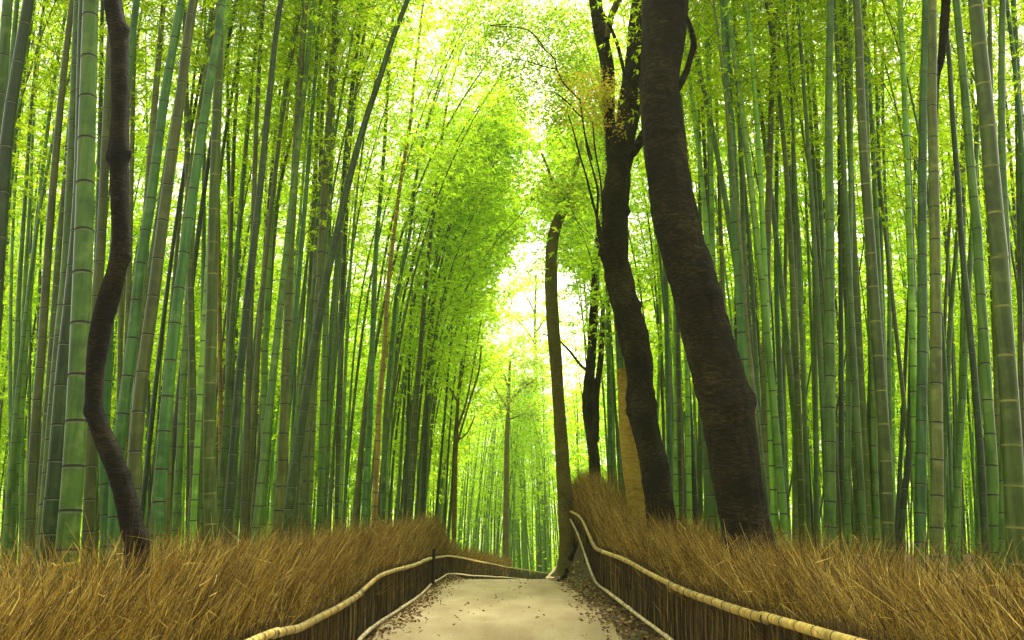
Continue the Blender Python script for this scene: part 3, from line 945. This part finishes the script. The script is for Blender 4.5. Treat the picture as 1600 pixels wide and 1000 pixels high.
# ------------------------------------------------------------------ trees
def trunk_mesh(name, pts, D, mat, parent, seg=28, rough=.07, burls=(), flare=0, down=None, step=.05, seed=1, up=None):
    """pts: photo x, y, width (px), on the plane y = D"""
    P3 = []
    for x, y, wd in pts:
        p3 = P(x, y, D)
        P3.append((*p3, wd * depth(p3) / F / 2))
    P3 = np.array(P3)
    P3 = P3[np.argsort(P3[:, 2])]
    if down is not None:
        gz = float(ground(P3[0, 0], P3[0, 1])) - .1
        if P3[0, 2] > gz:
            P3 = np.vstack([[P3[0, 0] + down, D, gz, P3[0, 3] * (1 + flare)], P3])
    if up:
        t_ = P3[-1].copy(); d_ = P3[-1] - P3[-2]; d_ /= np.linalg.norm(d_[:3])
        for i in range(1, 4):
            q_ = t_ + d_ * up * i / 3; q_[3] = t_[3] * (1 - .28 * i); q_[0] += random.uniform(-.15, .15) * i
            P3 = np.vstack([P3, q_])
    S = spline(P3, step=step)
    C, rad = S[:, :3], np.maximum(S[:, 3], .004)
    n = len(C)
    th = np.linspace(0, 2 * math.pi, seg, endpoint=False)
    disp = np.ones((n, seg))
    for i in range(n):
        for j in range(seg):
            v = Vector((math.cos(th[j]) * 1.3 + seed, math.sin(th[j]) * 1.3, C[i, 2] * 1.4 / max(.3, rad[i] * 4)))
            disp[i, j] += rough * (noise.noise(v) * 1.3 + noise.noise(v * 3.1) * .7) + rough * .45 * noise.noise(Vector((math.cos(th[j]) * 1.5, math.sin(th[j]) * 1.5 + seed, C[i, 2] * 12))) + rough * .3 * noise.noise(Vector((math.cos(th[j]) * 4, math.sin(th[j]) * 4, C[i, 2] * 5)))
        for bx, by, br, ang in burls:
            bp_ = P(bx, by, D)
            dz = (C[i, 2] - bp_[2]) / br
            if abs(dz) < 2.2:
                disp[i] += np.exp(-dz * dz * 1.8) * min(.5, .42 * br / rad[i]) * np.exp(-((np.mod(th - ang + math.pi, 2 * math.pi) - math.pi) ** 2) * 3.5)
        if flare:
            hgt = C[i, 2] - C[0, 2]
            disp[i] += flare * .9 * math.exp(-hgt * 2.4) * (.5 + .5 * np.cos(th * 5 + seed))
    V, Q = tube(C, rad, seg, disp)
    return mesh(name, V, Q, mat, parent, None, True)


def leaf_cloud(centres, spread, n, size, mat, name, parent, aspect=.45, twigs_from=None):
    c = np.array(centres)[rng.integers(0, len(centres), n)]
    a = c + rng.normal(size=(n, 3)) * np.array(spread)
    d = rng.normal(size=(n, 3)) * np.array((1, 1, .45)) + np.array((0, 0, -.25))
    d /= np.linalg.norm(d, axis=1)[:, None]
    ll = rng.uniform(.6, 1.3, n) * size
    V, Q = blades(a, a + d * ll[:, None], ll * aspect)
    b = MB(); b.add(V, Q, 0)
    if twigs_from is not None:
        cc = np.array(centres); t0 = np.array(twigs_from)
        V, Q = ribbons(np.repeat(t0[None], len(cc), 0), (cc + t0) / 2 + np.array((0, 0, .1)), cc, np.full(len(cc), .02))
        b.add(V, Q, 1)
    return b.build(name, [mat, M['twig']], parent)


def base_of(x, y, D):
    p_ = P(x, y, D)
    return (p_[0], D, float(ground(p_[0], D)))


# crooked dark tree on the left
e = empty('tree', base_of(214, 880, 6.3), 'slender crooked dark trunk standing in brush at left foreground', 'tree')
trunk_mesh('trunk', [(170, -60, 27), (176, 0, 27), (184, 42, 29), (186, 60, 27), (188, 120, 26), (187, 200, 27), (185, 244, 33), (186, 262, 28), (188, 330, 28), (189, 390, 28), (178, 440, 31),
                     (160, 500, 33), (151, 560, 29), (147, 610, 26), (150, 648, 28), (165, 690, 30), (183, 735, 31), (197, 780, 33), (207, 830, 36), (213, 880, 38)],
           6.3, M['bark_brown'], e, 26, .07, [(197, 48, .05, 0), (199, 240, .05, 0), (172, 245, .05, 3.1), (192, 402, .05, 0), (146, 640, .06, 3.1), (201, 745, .04, 0)], .25, .02, .03, 3, up=3)
# twin trunk right, with branches
e = empty('tree', base_of(1034, 830, 15.5), 'dark knotted forked trunk with a burl, standing behind the amber trunk', 'tree')
trunk_mesh('trunk', [(1006, -40, 28), (1002, 0, 29), (994, 90, 32), (986, 150, 34), (974, 220, 36), (964, 290, 38), (960, 360, 40), (962, 410, 40), (975, 470, 42), (990, 530, 44),
                     (1000, 580, 40), (1004, 640, 44), (1014, 690, 40), (1024, 740, 42), (1031, 800, 46)],
           15.5, M['bark'], e, 40, .13, [(985, 640, .13, 3.1), (950, 400, .12, 3.1), (1000, 480, .12, 0), (975, 330, .1, 0)], .3, .05, .06, 8, up=4)
trunk_mesh('branch', [(977, 250, 14), (990, 236, 16), (1003, 216, 15), (1016, 190, 13), (1040, 140, 12)], 15.4, M['bark'], e, 12, .08, step=.05, seed=2)
trunk_mesh('branch', [(964, 310, 10), (956, 250, 16), (952, 180, 18), (950, 110, 21), (940, 60, 22), (930, 0, 20), (920, -50, 18)], 15.9, M['bark'], e, 14, .1, step=.06, seed=5)
trunk_mesh('branch', [(948, 60, 10), (955, 25, 11), (966, 0, 12), (976, -40, 10)], 15.8, M['bark_olive'], e, 10, .08, step=.06, seed=6)
trunk_mesh('branch', [(976, 118, 5), (970, 90, 6), (962, 62, 5.5), (950, 35, 6), (936, 12, 7), (925, -20, 6)], 15.2, M['bark'], e, 8, .08, step=.05, seed=7)
trunk_mesh('branch', [(940, 400, 12), (948, 360, 14), (962, 330, 10)], 15.4, M['bark'], e, 10, .1, step=.05, seed=9)
for k, pts in enumerate([
        [(944, 392, 5), (938, 360, 4), (930, 330, 4), (922, 300, 4), (915, 272, 3), (905, 240, 3), (896, 205, 2.5), (888, 180, 2)],
        [(940, 388, 5), (933, 350, 4), (934, 300, 3.5), (926, 265, 3), (918, 235, 2.5), (912, 200, 2)],
        [(946, 385, 4), (942, 330, 3.5), (938, 280, 3), (930, 235, 2.5), (926, 190, 2)],
        [(950, 392, 4), (957, 340, 3), (953, 290, 3), (948, 240, 2)],
        [(906, 156, 3), (895, 145, 2.5), (884, 134, 2.5), (876, 122, 2.5), (870, 108, 2.5), (866, 92, 2), (852, 78, 2), (840, 68, 1.5)],
        [(852, 78, 2.5), (836, 56, 2.2), (815, 44, 2), (790, 38, 1.8), (765, 40, 1.4)],
        [(870, 108, 2.4), (850, 104, 2), (825, 96, 1.8), (800, 92, 1.4)],
        [(912, 186, 3), (900, 175, 2.5), (890, 163, 2.5), (880, 154, 2), (866, 144, 2)],
        [(925, 250, 3), (915, 215, 3), (910, 185, 3), (906, 156, 3)]]):
    trunk_mesh('branch', pts, 15.3 + .05 * k, M['bark'], e, 6, .05, step=.06, seed=k)
cl = []
for k in range(60):
    cl.append(P(random.gauss(935, 26), random.gauss(160, 28), 15.3 + random.uniform(-.6, .6)))
leaf_cloud(cl, (.10, .12, .08), 2600, .06, leaf_mat('orange_tip_leaf', [(0, (.10, .14, .02)), (1, (.30, .20, .03))], [(0, (.45, .55, .03)), (.5, (.70, .62, .05)), (1, (.80, .45, .05))]), 'foliage', e)
cl = []
for x0, y0, sx, sy, nn in [(850, 60, 40, 35, 40), (815, 30, 30, 25, 30), (790, 70, 30, 26, 34), (905, 40, 26, 26, 24), (755, 30, 24, 22, 26), (800, 10, 40, 18, 30), (745, 90, 18, 18, 12), (820, 140, 24, 14, 14), (870, 110, 40, 22, 36), (860, 170, 30, 14, 22), (885, 150, 20, 30, 24), (905, 215, 20, 18, 20), (960, 205, 16, 10, 16), (880, 285, 30, 16, 14), (935, 265, 16, 20, 12)]:
    for k in range(nn):
        cl.append(P(random.gauss(x0, sx), random.gauss(y0, sy), 17.3 + random.uniform(-1.2, 1.4)))
leaf_cloud(cl, (.16, .2, .08), 21000, .072, M['leaf_broad'], 'foliage', e)
# amber trunk
e = empty('tree', base_of(1003, 810, 17.0), 'amber yellow smooth trunk cut off flat at the top, beside the dark burled trunk', 'tree')
trunk_mesh('trunk', [(975, 577, 24), (979, 620, 27), (983, 680, 30), (988, 724, 32), (994, 770, 32), (999, 812, 34)], 17.0, M['bark_ochre'], e, 22, .04, [(988, 722, .1, 0)], .1, .03, .06, 12)
# big leaning trunk
e = empty('tree', base_of(1166, 850, 9.8), 'massive dark leaning trunk, the broadest tree, right of the path', 'tree')
trunk_mesh('trunk', [(1040, -80, 72), (1040, 0, 71), (1038, 60, 66), (1032, 110, 60), (1031, 140, 60), (1036, 200, 65), (1042, 260, 68), (1051, 320, 70), (1065, 380, 72), (1080, 430, 74),
                     (1096, 490, 76), (1112, 550, 78), (1126, 600, 80), (1137, 650, 82), (1146, 700, 80), (1152, 750, 78), (1160, 800, 76), (1168, 850, 80)],
           9.8, M['bark'], e, 72, .07, [(1070, 470, .1, 5.2), (1170, 630, .16, 0), (1130, 640, .12, 4.7), (1155, 745, .07, 4.7), (1056, 215, .05, 4.7)], .45, .03, .025, 21, up=4)
trunk_mesh('branch', [(1058, 140, 12), (1065, 128, 11), (1073, 110, 9), (1079, 90, 9), (1084, 70, 10), (1082, 52, 8), (1076, 34, 6), (1070, 20, 5)], 9.75, M['bark_brown'], e, 12, .12, step=.03, seed=23)
# slender olive trunk by the path with roots
e = empty('tree', base_of(886, 880, 26.5), 'slender olive trunk with bare roots at the path edge, beside the fence end', 'tree')
trunk_mesh('trunk', [(908, 225, 2.5), (898, 262, 5), (889, 295, 9), (881, 325, 14), (870, 350, 17), (863, 380, 18), (861, 420, 19), (862, 470, 20), (865, 520, 20), (869, 570, 19), (873, 630, 19), (877, 690, 20),
                     (880, 740, 22), (884, 790, 25), (888, 840, 28), (889, 885, 34)], 26.5, M['bark_olive'], e, 20, .05, (), .5, .02, .1, 31)
trunk_mesh('branch', [(881, 325, 10), (887, 300, 9), (897, 275, 7), (904, 250, 6), (908, 220, 4)], 26.5, M['bark_olive'], e, 10, .08, step=.15, seed=33)
trunk_mesh('branch', [(879, 330, 8), (872, 305, 6), (862, 285, 5), (856, 262, 4), (846, 240, 3)], 26.6, M['bark_olive'], e, 8, .08, step=.15, seed=34)
for k, (dx, dy) in enumerate([(-.45, -.9), (-.1, -1.3), (.5, -1.4), (.9, -.8)]):
    b0 = np.array(e.location)
    pts = [b0 + np.array((dx * f, dy * f, 0)) for f in (0.1, .35, .7, 1.1)]
    hs_ = (.26, .06, .0, -.06)
    pts = np.array([(q_[0], q_[1], float(ground(q_[0], q_[1])) + h_) for q_, h_ in zip(pts, hs_)])
    S = spline(pts, n=12)
    V, Q = tube(S, np.linspace(.10, .02, 12), 8)
    mesh('root', V, Q, M['bark_brown'], e, None, True)
cl = [P(random.gauss(878, 24), random.gauss(304, 16), 26.2 + random.uniform(-1.2, 1.2)) for k in range(40)]
leaf_cloud(cl, (.3, .3, .13), 2600, .11, M['leaf_broad'], 'foliage', e)
# forked dark sapling behind it
e = empty('tree', base_of(931, 745, 29.5), 'thin dark forked trunk behind the brush mound, between olive and burled trunks', 'tree')
trunk_mesh('trunk', [(934, 380, 10), (931, 420, 12), (928, 480, 13), (925, 540, 14), (921, 590, 16), (918, 630, 18), (922, 670, 17), (928, 710, 17), (931, 750, 18)], 29.5, M['bark'], e, 16, .1, (), .2, .02, .12, 41, up=4)
trunk_mesh('branch', [(942, 470, 7), (941, 520, 8), (938, 570, 9), (932, 610, 10), (931, 650, 11), (930, 690, 12)], 29.3, M['bark'], e, 12, .1, step=.12, seed=42)
trunk_mesh('branch', [(918, 580, 5), (905, 568, 4), (893, 552, 4), (880, 538, 3), (868, 528, 3), (848, 522, 2)], 29.1, M['bark'], e, 8, .05, step=.1, seed=43)
# small tree on the left edge of the path
e = empty('tree', base_of(708, 850, 36.0), 'thin spotted sapling with drooping twigs left of the far clearing', 'tree')
trunk_mesh('trunk', [(722, 560, 4), (716, 620, 5), (713, 680, 6), (711, 740, 7), (710, 800, 8), (709, 850, 7)], 36.0, M['bark_olive'], e, 12, .1, (), .2, 0, .12, 51)
for k, pts in enumerate([[(712, 700, 4), (724, 660, 3), (736, 620, 3), (748, 580, 3), (752, 540, 2)], [(714, 670, 4), (728, 630, 3), (740, 570, 2), (752, 500, 2)],
                         [(716, 630, 3), (700, 600, 3), (692, 570, 2)], [(713, 690, 3), (730, 676, 2), (742, 650, 2)]]):
    trunk_mesh('branch', pts, 35.9, M['bark_olive'], e, 6, .05, step=.15, seed=k)
cl = [P(random.gauss(738, 16), random.gauss(560, 50), 36 + random.uniform(-1, 1)) for k in range(30)]
leaf_cloud(cl, (.3, .3, .15), 1300, .10, M['leaf_broad'], 'foliage', e)
# far tree in the clearing
e = empty('tree', base_of(790, 858, 62), 'thin dark tree with a small leafy crown in the far clearing', 'tree')
trunk_mesh('trunk', [(797, 556, 3), (795, 612, 5), (793, 660, 7), (792, 700, 8), (791, 780, 9), (790, 858, 10)], 62, M['bark_olive'], e, 12, .08, (), .2, 0, .3, 61)
cl = []
for cx_, cy_, sx_, sy_, nn_ in [(802, 560, 16, 9, 18), (768, 588, 16, 6, 14), (830, 600, 17, 7, 16), (782, 622, 18, 6, 14), (822, 644, 20, 5, 14), (758, 552, 12, 7, 8), (844, 570, 12, 8, 9), (766, 646, 12, 5, 7)]:
    cl += [P(random.gauss(cx_, sx_), random.gauss(cy_, sy_), 62 + random.uniform(-2.5, 2.5)) for k in range(nn_)]
leaf_cloud(cl, (.45, .5, .16), 7000, .20, M['leaf_broad'], 'foliage', e)
for k, pts in enumerate([[(794, 640, 4), (780, 618, 3), (764, 590, 2)], [(794, 632, 4), (812, 610, 3), (832, 596, 2)], [(795, 606, 3), (785, 580, 2), (764, 556, 2)], [(793, 656, 3), (810, 650, 2), (826, 640, 2)]]):
    trunk_mesh('branch', pts, 62, M['bark_olive'], e, 6, .05, step=.4, seed=k)
# pale tall tree beyond the clearing
e = empty('tree', base_of(842, 850, 84), 'tall pale hazy tree rising behind the far clearing, left of the slender olive trunk', 'tree')
trunk_mesh('trunk', [(838, 430, 2.5), (836, 500, 4), (838, 600, 6), (841, 720, 7), (842, 850, 8)], 84, M['bark_olive'], e, 10, .08, (), .2, 0, .5, 81)
for k, pts in enumerate([[(837, 540, 3), (822, 515, 2.5), (806, 498, 2)], [(837, 520, 3), (850, 500, 2.5), (862, 478, 2)], [(836, 490, 3), (824, 465, 2), (812, 446, 1.5)], [(837, 570, 3), (856, 556, 2), (870, 540, 1.5)]]):
    trunk_mesh('branch', pts, 84, M['bark_olive'], e, 6, .05, step=.5, seed=k)
cl = []
for cx_, cy_, sx_, sy_, nn_ in [(806, 492, 14, 8, 14), (862, 470, 10, 9, 12), (834, 440, 12, 8, 12), (810, 440, 9, 7, 8), (868, 536, 10, 9, 12), (820, 530, 18, 8, 16), (845, 500, 10, 8, 8), (850, 412, 10, 6, 8), (790, 540, 10, 9, 12), (872, 500, 8, 8, 8)]:
    cl += [P(random.gauss(cx_, sx_), random.gauss(cy_, sy_), 84 + random.uniform(-2.5, 2.5)) for k in range(nn_)]
leaf_cloud(cl, (.6, .6, .22), 9000, .24, M['leaf'], 'foliage', e)
# dark trunk high behind the right-hand pair
e = empty('tree', base_of(1464, 860, 10.3), 'dark trunk mostly hidden behind the right-hand bamboo pair, showing near the top', 'tree')
trunk_mesh('trunk', [(1482, -60, 16), (1478, 0, 14), (1474, 60, 13), (1470, 95, 11), (1464, 125, 8), (1462, 200, 7), (1462, 400, 7), (1463, 600, 8), (1464, 860, 9)], 10.3, M['bark_brown'], e, 12, .08, (), .1, 0, .1, 71, up=3)


# ------------------------------------------------------------------ fences
def pole(name, pts, r, parent, mats, seg=10, sp=.33, seed=0):
    rs = random.Random(seed)
    S = spline(pts, step=.12)
    Lc = np.r_[0, np.cumsum(np.linalg.norm(np.diff(S, axis=0), axis=1))]
    tot = Lc[-1]
    s = rs.uniform(.05, sp); A_ = [0]; R_ = [r]; Mi = []
    while s < tot - .02:
        A_ += [s - .010, s - .003, s + .003, s + .010]; R_ += [r, r * 1.10, r * 1.04, r]; Mi += [0, 1, 1, 0]
        k = s + sp * .5
        if k < tot - .05: A_.append(k); R_.append(r); Mi.append(0)
        s += sp * rs.uniform(.85, 1.15)
    A_.append(tot); R_.append(r); Mi.append(0)
    A_ = np.maximum.accumulate(np.array(A_, float))
    C = np.stack([np.interp(A_, Lc, S[:, k]) for k in range(3)], 1)
    C[:, 2] += np.array([noise.noise(Vector((a * .9, seed, 0))) * .007 for a in A_])
    V, Q = tube(C, np.array(R_), seg)
    # closed ends
    b = MB(); b.add(V, Q, np.repeat(np.array(Mi), seg))
    for idx in (0, len(C) - 1):
        ring = V[idx * seg:(idx + 1) * seg]
        half = seg // 2
        q_ = [[k, k + 1, seg - 2 - k, seg - 1 - k] for k in range(half - 1)]
        b.add(ring, np.array(q_), 2)
    return b.build(name, mats, parent, True)


def sub(line, a, b_):
    """the piece of a polyline between two fractions of its length"""
    L_ = np.r_[0, np.cumsum(np.linalg.norm(np.diff(line, axis=0), axis=1))]
    s = np.linspace(a, b_, max(3, int((b_ - a) / .5) + 2))
    return np.stack([np.interp(s, L_, line[:, k]) for k in range(3)], 1), L_[-1]


def fence(name, label, T3, B3, sgn, lens):
    e = empty(name, (T3[0][0], T3[0][1], float(ground(*T3[0][:2]))), label, 'fence', 'low brushwood fences along the path')
    T3 = spline(T3, step=.25); B3 = spline(B3, step=.25)
    tot = sub(T3, 0, .1)[1]; totb = sub(B3, 0, .1)[1]
    s = 0; k = 0
    while s < tot - .3:
        ln = lens[k % len(lens)]
        p_, _ = sub(T3, s, min(tot, s + ln + .12))
        p_ = p_.copy(); p_[:, 0] -= sgn * .035; p_[:, 2] += (.012 if k % 2 else 0)
        pole('top_rail', p_, .030 + .004 * (k % 3), e, [M['rail'], M['node_dark'], M['rail_pale']], 12, .33, k)
        # rope at the joint
        c_ = p_[0]; C = np.array([p_[0] + (p_[1] - p_[0]) * f for f in (.02, .10)])
        V, Q = tube(C, .043, 10); mesh('rope_tie', V, Q, M['rope'], e, None, True)
        s += ln; k += 1
    s = 0; k = 0
    while s < totb - .3:
        ln = lens[(k + 1) % len(lens)] * .8
        p_, _ = sub(B3, s, min(totb, s + ln + .1))
        p_ = p_.copy(); p_[:, 0] -= sgn * .05; p_[:, 2] += .03 + (.008 if k % 2 else 0)
        pole('bottom_rail', p_, .024 + .004 * (k % 2), e, [M['rail_pale'], M['node_dark'], M['rail_pale']], 8, .3, k + 50)
        s += ln; k += 1
    # posts
    s = .9
    while s < tot:
        a, _ = sub(T3, s, s + .01)
        x, y, z = a[0]
        g_ = float(ground(x, y))
        C = np.array([(x + sgn * .05, y, g_ - .1), (x + sgn * .05, y, g_ + .4), (x + sgn * .05, y, z + .02)])
        V, Q = tube(C, .03, 8); mesh('post', V, Q, M['post'], e, None, True)
        s += 3.6
    # upright twigs packed behind the rails
    n = 15000 if sgn > 0 else 15000
    Y = T3[:, 1]
    fr = rng.random(n)
    wgt = np.exp(fr * math.log(tot / 1.2)) * 1.2          # denser close to the camera
    s_ = np.clip(wgt + rng.normal(size=n) * .05, 0, tot)
    L_ = np.r_[0, np.cumsum(np.linalg.norm(np.diff(T3, axis=0), axis=1))]
    L2 = np.r_[0, np.cumsum(np.linalg.norm(np.diff(B3, axis=0), axis=1))]
    t3 = np.stack([np.interp(s_, L_, T3[:, k]) for k in range(3)], 1)
    b3 = np.stack([t3[:, 0], t3[:, 1], np.interp(t3[:, 1], B3[:, 1], B3[:, 2])], 1)
    off = np.abs(rng.normal(size=n)) * .04 + .02
    t3[:, 0] += sgn * off; b3[:, 0] += sgn * (off + rng.normal(size=n) * .01)
    t3[:, 1] += rng.normal(size=n) * .05
    t3[:, 2] += rng.uniform(-.12, .10, n); b3[:, 2] -= .05
    mid = (t3 + b3) / 2 + rng.normal(size=(n, 3)) * np.array((.01, .02, 0))
    V, Q = ribbons(b3, mid, t3, rng.uniform(.006, .016, n) * (1 + s_ * .02))
    o_ = mesh('twig_panel', V, Q, M['panel'], e)
    return e


fence('brushwood_fence', 'low fence left of the path with bamboo rails and a tall dark post', LT[:12], LB[:12], -1, [3.7, 3.1, 4.2, 3.4])
fence('brushwood_fence', 'low fence right of the path climbing the bank to the olive trunk', RT, RB, 1, [3.4, 2.9, 3.8, 3.1])
fence('brushwood_fence', 'far low fence crossing behind the end of the path', LT[11:], LB[11:], -1, [5.0, 6.0, 4.5])
# the tall dark post where the left fence bends
tp = P(672, 858, 22.4); bt = P(672, 925, 22.4)
C = np.array([(tp[0] + .09, tp[1], bt[2]), (tp[0] + .09, tp[1], (tp[2] + bt[2]) / 2), (tp[0] + .10, tp[1], tp[2])])
V, Q = tube(C, .04, 8)
fe = [o_ for o_ in bpy.data.objects if o_.name == 'brushwood_fence'][0]
mesh('post', V, Q, M['post'], fe, None, True)


# ------------------------------------------------------------------ brush (uncountable dry twigs)
def brush(name, line, sgn, tops, n, label, ymin, ymax, depthw=.95, lw=1.0):
    """line: fence polyline; tops: (Y, z of the crest)"""
    t_ = rng.random(n)
    Y = ymin * np.exp(t_ * math.log(ymax / ymin))
    if ymin > 25: Y = ymin + (ymax - ymin) * t_
    X = np.interp(Y, line[:, 1], line[:, 0])
    off = .07 + rng.random(n) ** .85 * depthw
    x0 = X + sgn * off
    g0 = ground(x0, Y)
    tz = np.interp(Y, [a for a, b_ in tops], [b_ for a, b_ in tops])
    clump = np.array([noise.noise(Vector((x * 1.6, y * 1.1, 3.3))) for x, y in zip(x0, Y)])
    h = (tz - g0) * (.62 + .38 * sstep(off / .45)) * (1 + .16 * clump) * (.34 + .74 * rng.random(n) ** .7)
    h = np.maximum(h, .3)
    sw = np.array([noise.noise(Vector((x * 2.6, y * 1.9, 9.1))) for x, y in zip(x0, Y)])
    sw2 = np.array([noise.noise(Vector((x * 2.4, y * 2.1, 29.1))) for x, y in zip(x0, Y)])
    lx = -sgn * (.017 * np.clip(Y - 5, 0, 16)) * h + (rng.normal(size=n) * (.34 - .010 * np.clip(Y - 5, 0, 16)) + sw * .55) * h
    ly = (rng.normal(size=n) * .34 + sw2 * .55) * h
    lx = np.clip(lx, -.5 * h, .5 * h); ly = np.clip(ly, -.5 * h, .5 * h)
    wild = rng.random(n) < .10
    lx = np.where(wild, lx + np.clip(rng.normal(size=n), -1.2, 1.2) * .28, lx); h = np.where(wild, h * rng.uniform(.9, 1.12, n), h)
    p0 = np.stack([x0, Y, g0 - .03], 1)
    p2 = np.stack([x0 + lx, Y + ly, g0 + h], 1)
    X2 = np.interp(p2[:, 1], line[:, 1], line[:, 0])
    lim = X2 + sgn * (.03 + .03 * rng.random(n))
    p2[:, 0] = np.where(sgn * (p2[:, 0] - lim) < 0, lim + sgn * .05 * rng.random(n), p2[:, 0])
    p1 = p0 * .45 + p2 * .55 - np.stack([lx * .18, ly * .1, -h * .03], 1) + rng.normal(size=(n, 3)) * .025
    wd = (.0024 + .0062 * rng.random(n) ** 2.6) * (1 + Y * .03) * lw
    V, Q = ribbons(p0, p1, p2, wd)
    # forked tips
    k = rng.random(n) < .75
    q0 = p1[k]; nn = k.sum()
    q2 = p2[k] + rng.normal(size=(nn, 3)) * np.array((.11, .11, .08)) + np.array((0, 0, .02))
    q1 = (q0 + q2) / 2 + rng.normal(size=(nn, 3)) * .012
    V2, Q2 = ribbons(q0, q1, q2, wd[k] * .7)
    b = MB(); b.add(V, Q); b.add(V2, Q2)
    # broken side twigs all through the face of the brush
    m_ = int(n * 2.4)
    k = rng.integers(0, n, m_)
    f_ = rng.uniform(.15, .95, m_)[:, None]
    q0 = p0[k] + (p2[k] - p0[k]) * f_
    dd_ = rng.normal(size=(m_, 3)) * np.array((1, 1, .9)) + np.array((0, 0, .45))
    q2 = q0 + dd_ * (rng.uniform(.03, .125, m_) * (1 + Y[k] * .01))[:, None]
    X3 = np.interp(q2[:, 1], line[:, 1], line[:, 0]) + sgn * .03
    q2[:, 0] = np.where(sgn * (q2[:, 0] - X3) < 0, X3, q2[:, 0])
    V3, Q3 = ribbons(q0, (q0 + q2) / 2 + rng.normal(size=(m_, 3)) * .008, q2, wd[k] * .8)
    b.add(V3, Q3)
    o_ = b.build(name, [M['brush']])
    tag(o_, label, 'brush', 'dry brush behind the fences', 'stuff')


brush('dry_brush', LT[:12], -1, [(2, .92), (4.9, .97), (6.9, 1.07), (9.4, 1.2), (16, 1.45), (23, 1.72), (27, 1.76), (30, 1.50), (33, 1.22), (37, .95)], 62000,
      'tall dry yellow-brown brush behind the left fence', 2.2, 37)
brush('dry_brush', RT, 1, [(2, 1.0), (4.5, 1.03), (6, 1.06), (9, 1.14), (12, 1.32), (16, 1.62), (18.5, 1.9), (21, 2.4), (24, 2.95), (27, 3.1)], 56000,
      'tall dry yellow-brown brush behind the right fence, piled high at its far end', 2.2, 28)
far = np.array([LT[k] for k in range(11, 16)])
brush('dry_brush', far, -1, [(37, .95), (45, .62), (54, .25), (58, .0), (61, -.25)], 16000, 'low golden brush along the far fence behind the path', 36, 62, .9, 1.0)

# ------------------------------------------------------------------ fallen leaves
n = 7500
Y = 5 * np.exp(rng.random(n) * math.log(32 / 5))
side = rng.random(n)
lx = np.interp(Y, LT[:12, 1], LT[:12, 0]); rx = np.interp(Y, RT[:, 1], RT[:, 0])
tt = np.abs(rng.normal(size=n))
X = np.where(side < .42, lx + .03 + tt * .22, np.where(side < .975, rx - .02 - tt * .25, rng.uniform(-1.6, 1.3, n)))
z = ground(X, Y) + .02
a = np.stack([X, Y, z], 1)
ang = rng.random(n) * 6.28
ll = rng.uniform(.035, .085, n)
d = np.stack([np.cos(ang), np.sin(ang), rng.uniform(-.05, .5, n)], 1)
V, Q = blades(a, a + d * ll[:, None], ll * .5)
o = mesh('fallen_leaves', V, Q, M['litter'])
tag(o, 'dead brown leaves drifted along both edges of the path', 'leaf litter', kind='stuff')

# ------------------------------------------------------------------ thin haze, added for soft contrast and glow
b0, b1, z0, z1 = (-505, -62), (505, 602), -5.0, 27.0
V = [(x, y, z) for z in (z0, z1) for x, y in ((b0[0], b0[1]), (b1[0], b0[1]), (b1[0], b1[1]), (b0[0], b1[1]))]
Q = [(0, 3, 2, 1), (4, 5, 6, 7), (0, 1, 5, 4), (1, 2, 6, 5), (2, 3, 7, 6), (3, 0, 4, 7)]
m = bpy.data.materials.new('haze_air')
m.use_nodes = True
t = m.node_tree
t.nodes.remove(t.nodes['Principled BSDF'])
v = t.nodes.new('ShaderNodeVolumePrincipled')
v.inputs['Color'].default_value = (.93, 1.0, .72, 1)
v.inputs['Density'].default_value = .00055
v.inputs['Anisotropy'].default_value = .3
t.links.new(v.outputs[0], t.nodes['Material Output'].inputs['Volume'])
tag(mesh('haze', V, Q, m), kind='stuff')
cy.volume_bounces = 1
